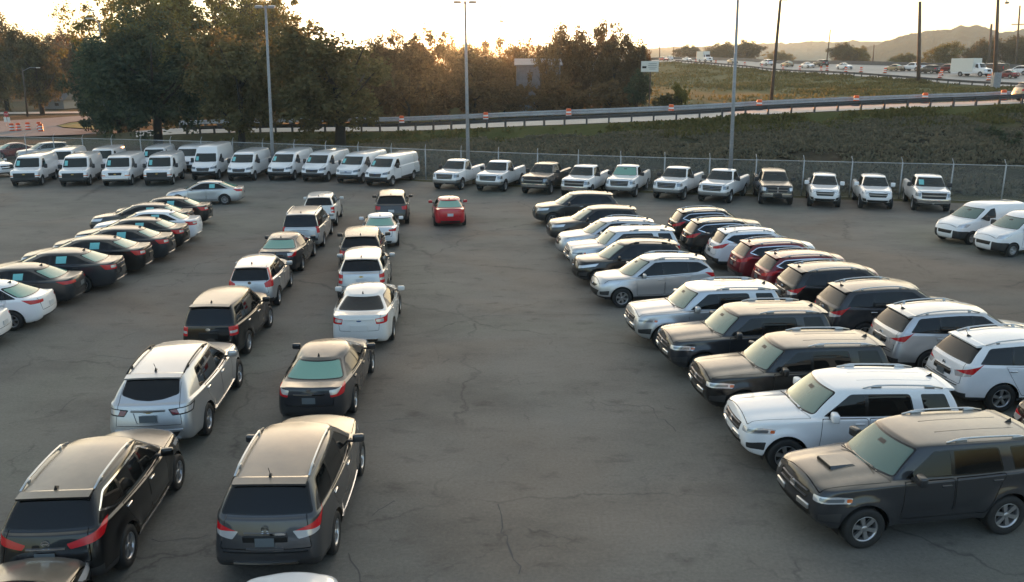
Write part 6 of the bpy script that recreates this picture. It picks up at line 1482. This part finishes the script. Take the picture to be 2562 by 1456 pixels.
VEH = [('A1', 'compact_saloon', 'white'), ('A2', 'compact_saloon', 'white'), ('A3', 'strip_lamp_saloon', 'slate'), ('A4', 'big_saloon', 'slate'), ('A5', 'big_saloon', 'black'), ('A6', 'big_saloon', 'slate'), ('A7', 'big_saloon', 'black'), ('A8', 'big_saloon', 'white'), ('A9', 'big_saloon', 'grey'), ('A10', 'big_saloon', 'black'), ('A11', 'liftback_saloon', 'silver'), ('B0', 'saloon', 'black'), ('B1', 'crossover', 'black'), ('B2', 'silver_crossover', 'silver'), ('B3', 'upright_crossover', 'black'), ('B4', 'tall_lamp_hatchback', 'silver'), ('B5', 'saloon', 'grey'), ('B6', 'minivan', 'silver'), ('B7', 'light_tail_crossover', 'pearl'), ('C0', 'saloon', 'white'), ('C1', 'large_crossover', 'midgrey'), ('C2', 'saloon', 'grey'), ('C3', 'dark_window_saloon', 'pearl'), ('C4', 'light_tail_crossover', 'silver'), ('C5', 'plain_crossover', 'brown'), ('C6', 'compact_saloon', 'white'), ('C7', 'plain_crossover', 'brown'), ('D1', 'compact_saloon', 'bright_red'), ('E1', 'plain_crossover', 'brown'), ('E2', 'plain_crossover', 'brown'), ('E3', 'railed_crossover', 'silver'), ('E4', 'boxy_suv', 'silver'), ('E5', 'small_crossover', 'black'), ('E6', 'small_crossover', 'silver'), ('E7', 'boxy_suv', 'silver'), ('E8', 'boxy_suv', 'grey'), ('E9', 'boxy_suv', 'black'), ('E10', 'boxy_suv', 'white'), ('E11', 'boxy_suv_scoop', 'grey'), ('F1', 'crossover', 'black'), ('F2', 'crossover', 'black'), ('F3', 'crossover', 'white'), ('F4', 'crossover', 'maroon'), ('F5', 'crossover', 'maroon'), ('F6', 'large_crossover', 'black'), ('F7', 'large_crossover', 'grey'), ('F8', 'large_crossover', 'silver'), ('F9', 'large_crossover', 'white'), ('F10', 'large_crossover', 'black'), ('G1', 'city_van', 'white'), ('G2', 'city_van', 'white'), ('T1', 'pickup', 'white'), ('T2', 'pickup', 'white'), ('T3', 'pickup_light_grille', 'grey'), ('T4', 'pickup_light_grille', 'white'), ('T5', 'pickup', 'white'), ('T6', 'pickup', 'white'), ('T7', 'pickup', 'white'), ('T8', 'cross_grille_pickup', 'slate'), ('T9', 'small_pickup', 'white'), ('T10', 'small_pickup', 'white'), ('T11', 'sticker_pickup', 'white'), ('V1', 'cargo_van', 'white'), ('V2', 'cargo_van', 'white'), ('V3', 'cargo_van_grey_bumper', 'white'), ('V4', 'cargo_van', 'white'), ('V5', 'high_roof_van', 'white'), ('V6', 'low_roof_van', 'white'), ('V7', 'low_roof_van', 'white'), ('V8', 'low_roof_van', 'white'), ('V9', 'silver_grille_van', 'white'), ('V10', 'low_roof_van', 'white'), ('W1', 'cargo_van', 'white'), ('W2', 'cargo_van', 'white'), ('W3', 'cargo_van', 'white'), ('W4', 'low_roof_van', 'white'), ('S1', 'light_tail_crossover', 'silver'), ('S2', 'compact_saloon', 'maroon'), ('S3', 'compact_saloon', 'bright_red'), ('S4', 'plain_crossover', 'white')]
POSE = {'A1': (-17.75, 24.15, 188.0), 'A2': (-17.59, 26.50, 187.3), 'A3': (-18.03, 29.10, 187.3), 'A4': (-17.68, 31.30, 187.3), 'A5': (-17.68, 33.90, 187.3), 'A6': (-17.64, 36.20, 187.3), 'A7': (-17.85, 38.50, 187.3), 'A8': (-18.06, 40.75, 187.3), 'A9': (-19.24, 42.95, 187.3), 'A10': (-19.07, 45.20, 187.3), 'A11': (-19.51, 52.89, 188.3), 'B0': (-7.13, 9.40, 95.0), 'B1': (-7.46, 13.81, 94.3), 'B2': (-8.07, 19.23, 94.6), 'B3': (-8.74, 24.87, 92.3), 'B4': (-9.33, 30.20, 95.3), 'B5': (-9.77, 35.58, 93.0), 'B6': (-10.07, 40.71, 95.0), 'B7': (-10.57, 46.30, 96.4), 'C0': (-3.20, 8.98, 93.0), 'C1': (-4.02, 14.36, 91.1), 'C2': (-4.75, 20.49, 90.6), 'C3': (-4.70, 26.23, 93.4), 'C4': (-5.62, 31.17, 95.8), 'C5': (-6.43, 35.44, 96.8), 'C6': (-6.48, 40.76, 96.9), 'C7': (-6.78, 46.96, 96.2), 'D1': (-3.56, 46.30, 97.0), 'E1': (3.52, 45.79, 188.0), 'E2': (4.09, 40.78, 187.3), 'E3': (4.37, 37.27, 187.2), 'E4': (4.62, 34.56, 187.6), 'E5': (4.64, 32.43, 187.5), 'E6': (5.13, 29.62, 189.3), 'E7': (5.95, 24.94, 187.0), 'E8': (6.53, 22.40, 186.4), 'E9': (6.89, 19.60, 185.7), 'E10': (7.13, 16.90, 182.3), 'E11': (7.47, 14.24, 189.5), 'F1': (9.95, 40.30, 4.0), 'F2': (10.04, 37.40, 4.0), 'F3': (10.70, 35.05, 4.0), 'F4': (11.02, 32.50, 4.0), 'F5': (11.34, 30.20, 4.0), 'F6': (11.63, 27.90, 4.0), 'F7': (12.09, 25.30, 4.0), 'F8': (12.82, 22.70, 4.0), 'F9': (13.33, 20.15, 4.0), 'F10': (13.32, 16.33, 4.0), 'G1': (23.27, 41.00, 202.6), 'G2': (23.74, 38.13, 198.0), 'T1': (-3.85, 61.30, 251.6), 'T2': (-0.79, 60.40, 251.8), 'T3': (2.46, 58.97, 248.7), 'T4': (5.08, 57.47, 249.3), 'T5': (8.04, 57.63, 249.9), 'T6': (11.30, 56.48, 242.7), 'T7': (14.02, 55.10, 241.0), 'T8': (17.06, 54.60, 259.6), 'T9': (19.91, 53.24, 252.5), 'T10': (22.78, 52.60, 254.3), 'T11': (25.81, 51.84, 252.9), 'V1': (-36.03, 63.28, 283.7), 'V2': (-32.52, 63.29, 284.0), 'V3': (-29.38, 63.49, 281.0), 'V4': (-26.41, 63.78, 279.9), 'V5': (-23.86, 66.92, 274.2), 'V6': (-20.77, 66.33, 271.1), 'V7': (-17.56, 66.61, 265.5), 'V8': (-14.61, 65.86, 261.0), 'V9': (-11.60, 64.81, 256.1), 'V10': (-9.06, 63.20, 253.5), 'W1': (-36.54, 68.94, 283.0), 'W2': (-33.64, 69.80, 282.0), 'W3': (-29.84, 70.94, 281.0), 'W4': (-27.23, 71.61, 276.0), 'S1': (-43.99, 79.06, 225.0), 'S2': (-48.53, 81.45, 235.0), 'S3': (-51.29, 81.46, 235.0), 'S4': (-42.01, 67.31, 332.0)}
# ------------------------------------------------------------------ the parked vehicles
LAB = {
'A1': 'white saloon cut by the left edge, only its rear corner in view', 'A2': 'white saloon with slim red lamps at the near end of the left row', 'A3': 'dark slate saloon with long red strip lamps, beside the near white saloon', 'A4': 'charcoal saloon with a teal window sticker, just ahead of the strip-lamp saloon', 'A5': 'black saloon behind the charcoal one in the left row', 'A6': 'dark slate saloon in the middle of the left row, between two black saloons', 'A7': 'black saloon on the near side of the far white saloon in the left row', 'A8': 'white saloon with dark neighbours on both sides in the left row', 'A9': 'dark grey saloon just beyond the white one in the left row', 'A10': 'black saloon at the far end of the left row, beside the silver liftback', 'A11': 'silver liftback saloon parked broadside at the far end of the left row',
'B0': 'dusty dark car at the bottom left corner, only its roof in view', 'B1': 'black crossover with chrome window frames and silver roof rails at the bottom left', 'B2': 'silver crossover with dark roof rails and dark framed tail lamps behind the black one', 'B3': 'black upright crossover with a dusty tan roof', 'B4': 'silver hatchback with tall red lamps framing its rear window', 'B5': 'grey saloon with a pale green rear window in front of the silver minivan', 'B6': 'silver minivan with a wide dark rear window', 'B7': 'cream white crossover at the far end of the column with the minivan',
'C0': 'white car at the bottom edge, only the curve of its roof in view', 'C1': 'large grey crossover with silver roof rails and red-and-white tail lamps, nearest in its column', 'C2': 'grey saloon with a pale green rear window and a chrome boot strip', 'C3': 'pearl white large saloon with square dark-ringed tail lamps and an oval badge', 'C4': 'silver crossover with two-tone red and white tail lamps directly ahead of the pearl saloon', 'C5': 'brown-roofed dark crossover squeezed between the silver crossover and the white saloon', 'C6': 'white compact saloon with a pale green rear window, ahead of the brown-roofed crossover', 'C7': 'brown-roofed dark crossover at the far end of its column, beside the red car', 'D1': 'bright red compact saloon alone in the aisle',
'E1': 'dark brown crossover at the far end of the row facing the aisle', 'E2': 'dark brown crossover second from the far end of the row facing the aisle', 'E3': 'silver crossover with roof rails beside the two brown ones', 'E4': 'silver boxy off-roader between the silver crossover and the black crossover', 'E5': 'black crossover with clear headlamps, beside the rounded silver one', 'E6': 'rounded silver crossover with its front wheel in view, facing the aisle', 'E7': 'silver boxy off-roader beside the rounded silver crossover', 'E8': 'dark grey boxy off-roader with a dusty tan roof and no bonnet scoop', 'E9': 'black boxy off-roader with a dusty tan roof, beside the white one', 'E10': 'white boxy off-roader second from the near end of its row', 'E11': 'dark grey boxy off-roader with a bonnet scoop, nearest at the right',
'F1': 'black crossover at the far end of the second right row', 'F2': 'black crossover next to the white one in the second right row', 'F3': 'white crossover with a pale roof beside the two maroon ones', 'F4': 'maroon crossover next to the white crossover', 'F5': 'maroon crossover next to the large black crossover', 'F6': 'large black crossover beside the maroon ones', 'F7': 'large dark grey crossover between the black and the silver one', 'F8': 'large silver crossover in the second right row', 'F9': 'large white crossover with a dark rear window in the second right row', 'F10': 'dark car at the right edge, only its rear corner in view',
'G1': 'white small cargo van with black bumper, the further of the pair at the right', 'G2': 'white small cargo van with black bumper, the nearer of the pair at the right edge',
'T1': 'white pickup nearest the long white van and the middle light pole', 'T2': 'white pickup between the first white pickup and the grey one', 'T3': 'grey pickup with a chrome bumper, the only grey one among white pickups', 'T4': 'white pickup with a wide silver grille bar right beside the grey pickup', 'T5': 'white pickup with a pale green windshield in the middle of the back row', 'T6': 'white pickup left of the one at the right light pole', 'T7': 'white pickup directly in front of the right light pole', 'T8': 'dark pickup with a chrome cross grille and dusty roof', 'T9': 'small white pickup next to the dark pickup, seen straight from the front', 'T10': 'small white pickup between the other small one and the last pickup', 'T11': 'white pickup with a teal windshield sticker at the right end of the back row',
'V1': 'white cargo van with black bumper furthest left in the front row of vans', 'V2': 'white cargo van with black bumper between the furthest left one and the silver-bumper one', 'V3': 'white cargo van with a silver front bumper', 'V4': 'white cargo van with black bumper beside the high-roof van', 'V5': 'white high-roof van taller than all the others', 'V6': 'white low-roof van right beside the high-roof van', 'V7': 'white low-roof van in front of the left light pole', 'V8': 'white low-roof van beside the one with the silver grille, to its left', 'V9': 'white low-roof van with a silver grille', 'V10': 'long white low-roof van at the right end of the vans, its whole side showing',
'W1': 'white van roof furthest left in the second row of vans', 'W2': 'white van roof second from the left in the second row of vans', 'W3': 'white van roof third from the left in the second row of vans', 'W4': 'white van half hidden behind the high-roof van',
'S1': 'silver car behind the furthest left van', 'S2': 'maroon car with a pale green windshield at the far left', 'S3': 'red car at the far left edge behind the maroon one', 'S4': 'white car cut by the left edge beside the vans'}
GRP = {'A': 'saloons in the left row', 'B': 'cars in the second column', 'C': 'cars in the third column', 'E': 'cars in the row facing the aisle', 'F': 'crossovers in the second right row', 'G': 'small white cargo vans', 'T': 'pickups along the fence', 'V': 'white vans along the fence', 'W': 'vans in the second row', 'S': 'cars at the far left', 'D': None}
def vcat(k): return ('pickup', 'parked_pickup') if 'pickup' in k else ('van', 'parked_van') if 'van' in k.replace('minivan', '') else ('minivan', 'parked_minivan') if 'minivan' in k else ('suv', 'parked_suv') if ('suv' in k or 'crossover' in k) else ('car', 'parked_car')
for idn, kind, colr in VEH:
    x, y, h = POSE[idn]; c, nm = vcat(kind)
    place(kind, colr, x, y, h, LAB[idn], c, nm, GRP[idn[0]], scale=1.04 if idn[0] == 'T' else 1.025 if idn[0] == 'V' else 1, swap={'windshield': M['green']} if idn in ('T5', 'S2') else None)
# ------------------------------------------------------------------ traffic on the highway and the ramp
T['box_truck'] = van(L=7.6, wb=4.3, w=1.15, gw=1.0, wroof=.86, r=.45, gc=.5, side_z=[.5, .62, .84, 1.05], hf=1.4, hfs=1.4, zc=1.62, s_c=1.25, belt=(1.6, 1.62), s_wt=1.75, s_rt=2.5, s_rb=2.62, z_rb=1.65, z_de=1.0, deck_side=-.5, roof=[(1.7, 2.45), (2.0, 2.52), (2.5, 2.5)], front=[(.5, .1), (.6, .02), (.8, 0), (1.1, .04), (1.4, .14)], rear=[(.5, 0), (.6, 0), (.7, 0), (.8, 0), (1.0, 0)],
    dlo=[(1.7, 1.95, 2.4, 2.45, [])], doors=[(1.6, 2.5, 1.62, 2.5)], wz0=1.66, bz0=1.75, wstick=[], clad=0, cladF=0, extra=[], gate=None, s_mir=1.8, dtop=.12,
    lamps=[('headlight', 1, [(.16, .62, 1.25), (.14, .62, 1.0), (.4, 1.1, 1.0), (.4, 1.1, 1.25)], 'lamp')], ends=[('grille', 1, [(-.5, 1.3), (.5, 1.3), (.5, .9), (-.5, .9)], 'dark', -.01)],
    boxes=[], backglass=False, s_fa=1.1)
def cargo_box(S, X, rz, bz):
    b = bmesh.new(); bm_box(b, (X(5.2), 0, 2.15), (4.9, 2.4, 2.5), bev=.05); return [['cargo_box', bm_mesh(b, 'cargo_box'), 'signwhite', None, (0, 0, 0), 0]]
T['box_truck']['extra'] = [cargo_box]
P['gold'] = paint('gold', (.30, .24, .15), .5, .38, .3)
HWY = [ # px, fraction across, kind, colour, heading, label
 (1660, .30, 'compact_saloon', 'red', 5, 'far red car at the left start of the highway traffic'), (1672, .62, 'compact_saloon', 'white', 185, 'far white car next to the far red one'), (1718, .45, 'compact_saloon', 'white', 8, 'far white car just left of the white lorry'),
 (1762, .50, 'box_truck', 'white', 2, 'white lorry with a long box body on the far highway'), (1832, .5, 'compact_saloon', 'gold', 5, 'far golden car behind the right light pole'), (1916, .6, 'plain_crossover', 'white', 185, 'far white crossover by the leaning pole'), (1968, .62, 'compact_saloon', 'gold', 185, 'far golden car right of the leaning pole'), (2020, .55, 'compact_saloon', 'white', 2, 'far white saloon left of the thin far pole'),
 (2052, .72, 'plain_crossover', 'brown', 185, 'far dark crossover at the thin far pole'), (2112, .50, 'compact_saloon', 'white', 3, 'white saloon alone in the middle of the highway'), (2235, .55, 'compact_saloon', 'gold', 183, 'golden white car left of the thick brown pole'), (2283, .62, 'small_pickup', 'white', 183, 'white pickup behind the thick brown pole'), (2322, .50, 'plain_crossover', 'slate', 183, 'dark crossover just right of the thick brown pole'), (2366, .62, 'plain_crossover', 'maroon', 182, 'maroon crossover left of the white box truck'),
 (2428, .45, 'box_truck', 'white', -2, 'white box truck on the highway at the right'), (2478, .62, 'low_roof_van', 'slate', 182, 'dark van partly behind the tall lamp pole'), (2516, .42, 'compact_saloon', 'maroon', 182, 'maroon car near the right edge of the highway'), (2548, .62, 'plain_crossover', 'white', 182, 'white crossover at the right edge of the highway')]
for px, f, kind, colr, h, lb in HWY:
    q = hwP(px, f); c, nm = vcat(kind) if kind != 'box_truck' else ('truck', 'box_truck')
    q2 = hwP(px + 4, f); yaw = math.degrees(math.atan2(q2.y - q.y, q2.x - q.x)); place(kind, colr, q.x, q.y, h + yaw, lb, c, nm.replace('parked', 'moving'), 'traffic on the highway', z=q.z + .055)
q = WZ(2604, rampD(2560) + 4, rampZ(2560)); place('plain_crossover', 'gold', q.x, q.y, 2, 'pale golden car on the ramp at the right edge', 'suv', 'moving_suv', None, z=q.z + .035)
# ------------------------------------------------------------------ the air
if HAZE > 0:
    bm = bmesh.new(); x0, x1, y0, y1, z0, z1 = -3800, 3800, -80, 3200, -2, 190
    bm_box(bm, ((x0 + x1) / 2, (y0 + y1) / 2, (z0 + z1) / 2), (x1 - x0, y1 - y0, z1 - z0)); hz = obj('haze', bm_mesh(bm, 'haze')); stuff(hz)
    m = bpy.data.materials.new('haze_air'); m.use_nodes = True; t = m.node_tree; t.nodes.remove(t.nodes['Principled BSDF']); v = t.nodes.new('ShaderNodeVolumePrincipled')
    v.inputs['Color'].default_value = (.46, .80, 1.0, 1); v.inputs['Density'].default_value = HAZE; v.inputs['Anisotropy'].default_value = .2
    g_ = t.nodes.new('ShaderNodeVolumePrincipled'); g_.inputs['Color'].default_value = (1, .66, .42, 1); g_.inputs['Density'].default_value = .00004; g_.inputs['Anisotropy'].default_value = .92   # added forward-scattering volume, makes the orange glow round the low sun
    ad = t.nodes.new('ShaderNodeAddShader'); t.links.new(v.outputs[0], ad.inputs[0]); t.links.new(g_.outputs[0], ad.inputs[1])
    t.links.new(ad.outputs[0], t.nodes['Material Output'].inputs['Volume']); hz.data.materials.append(m)
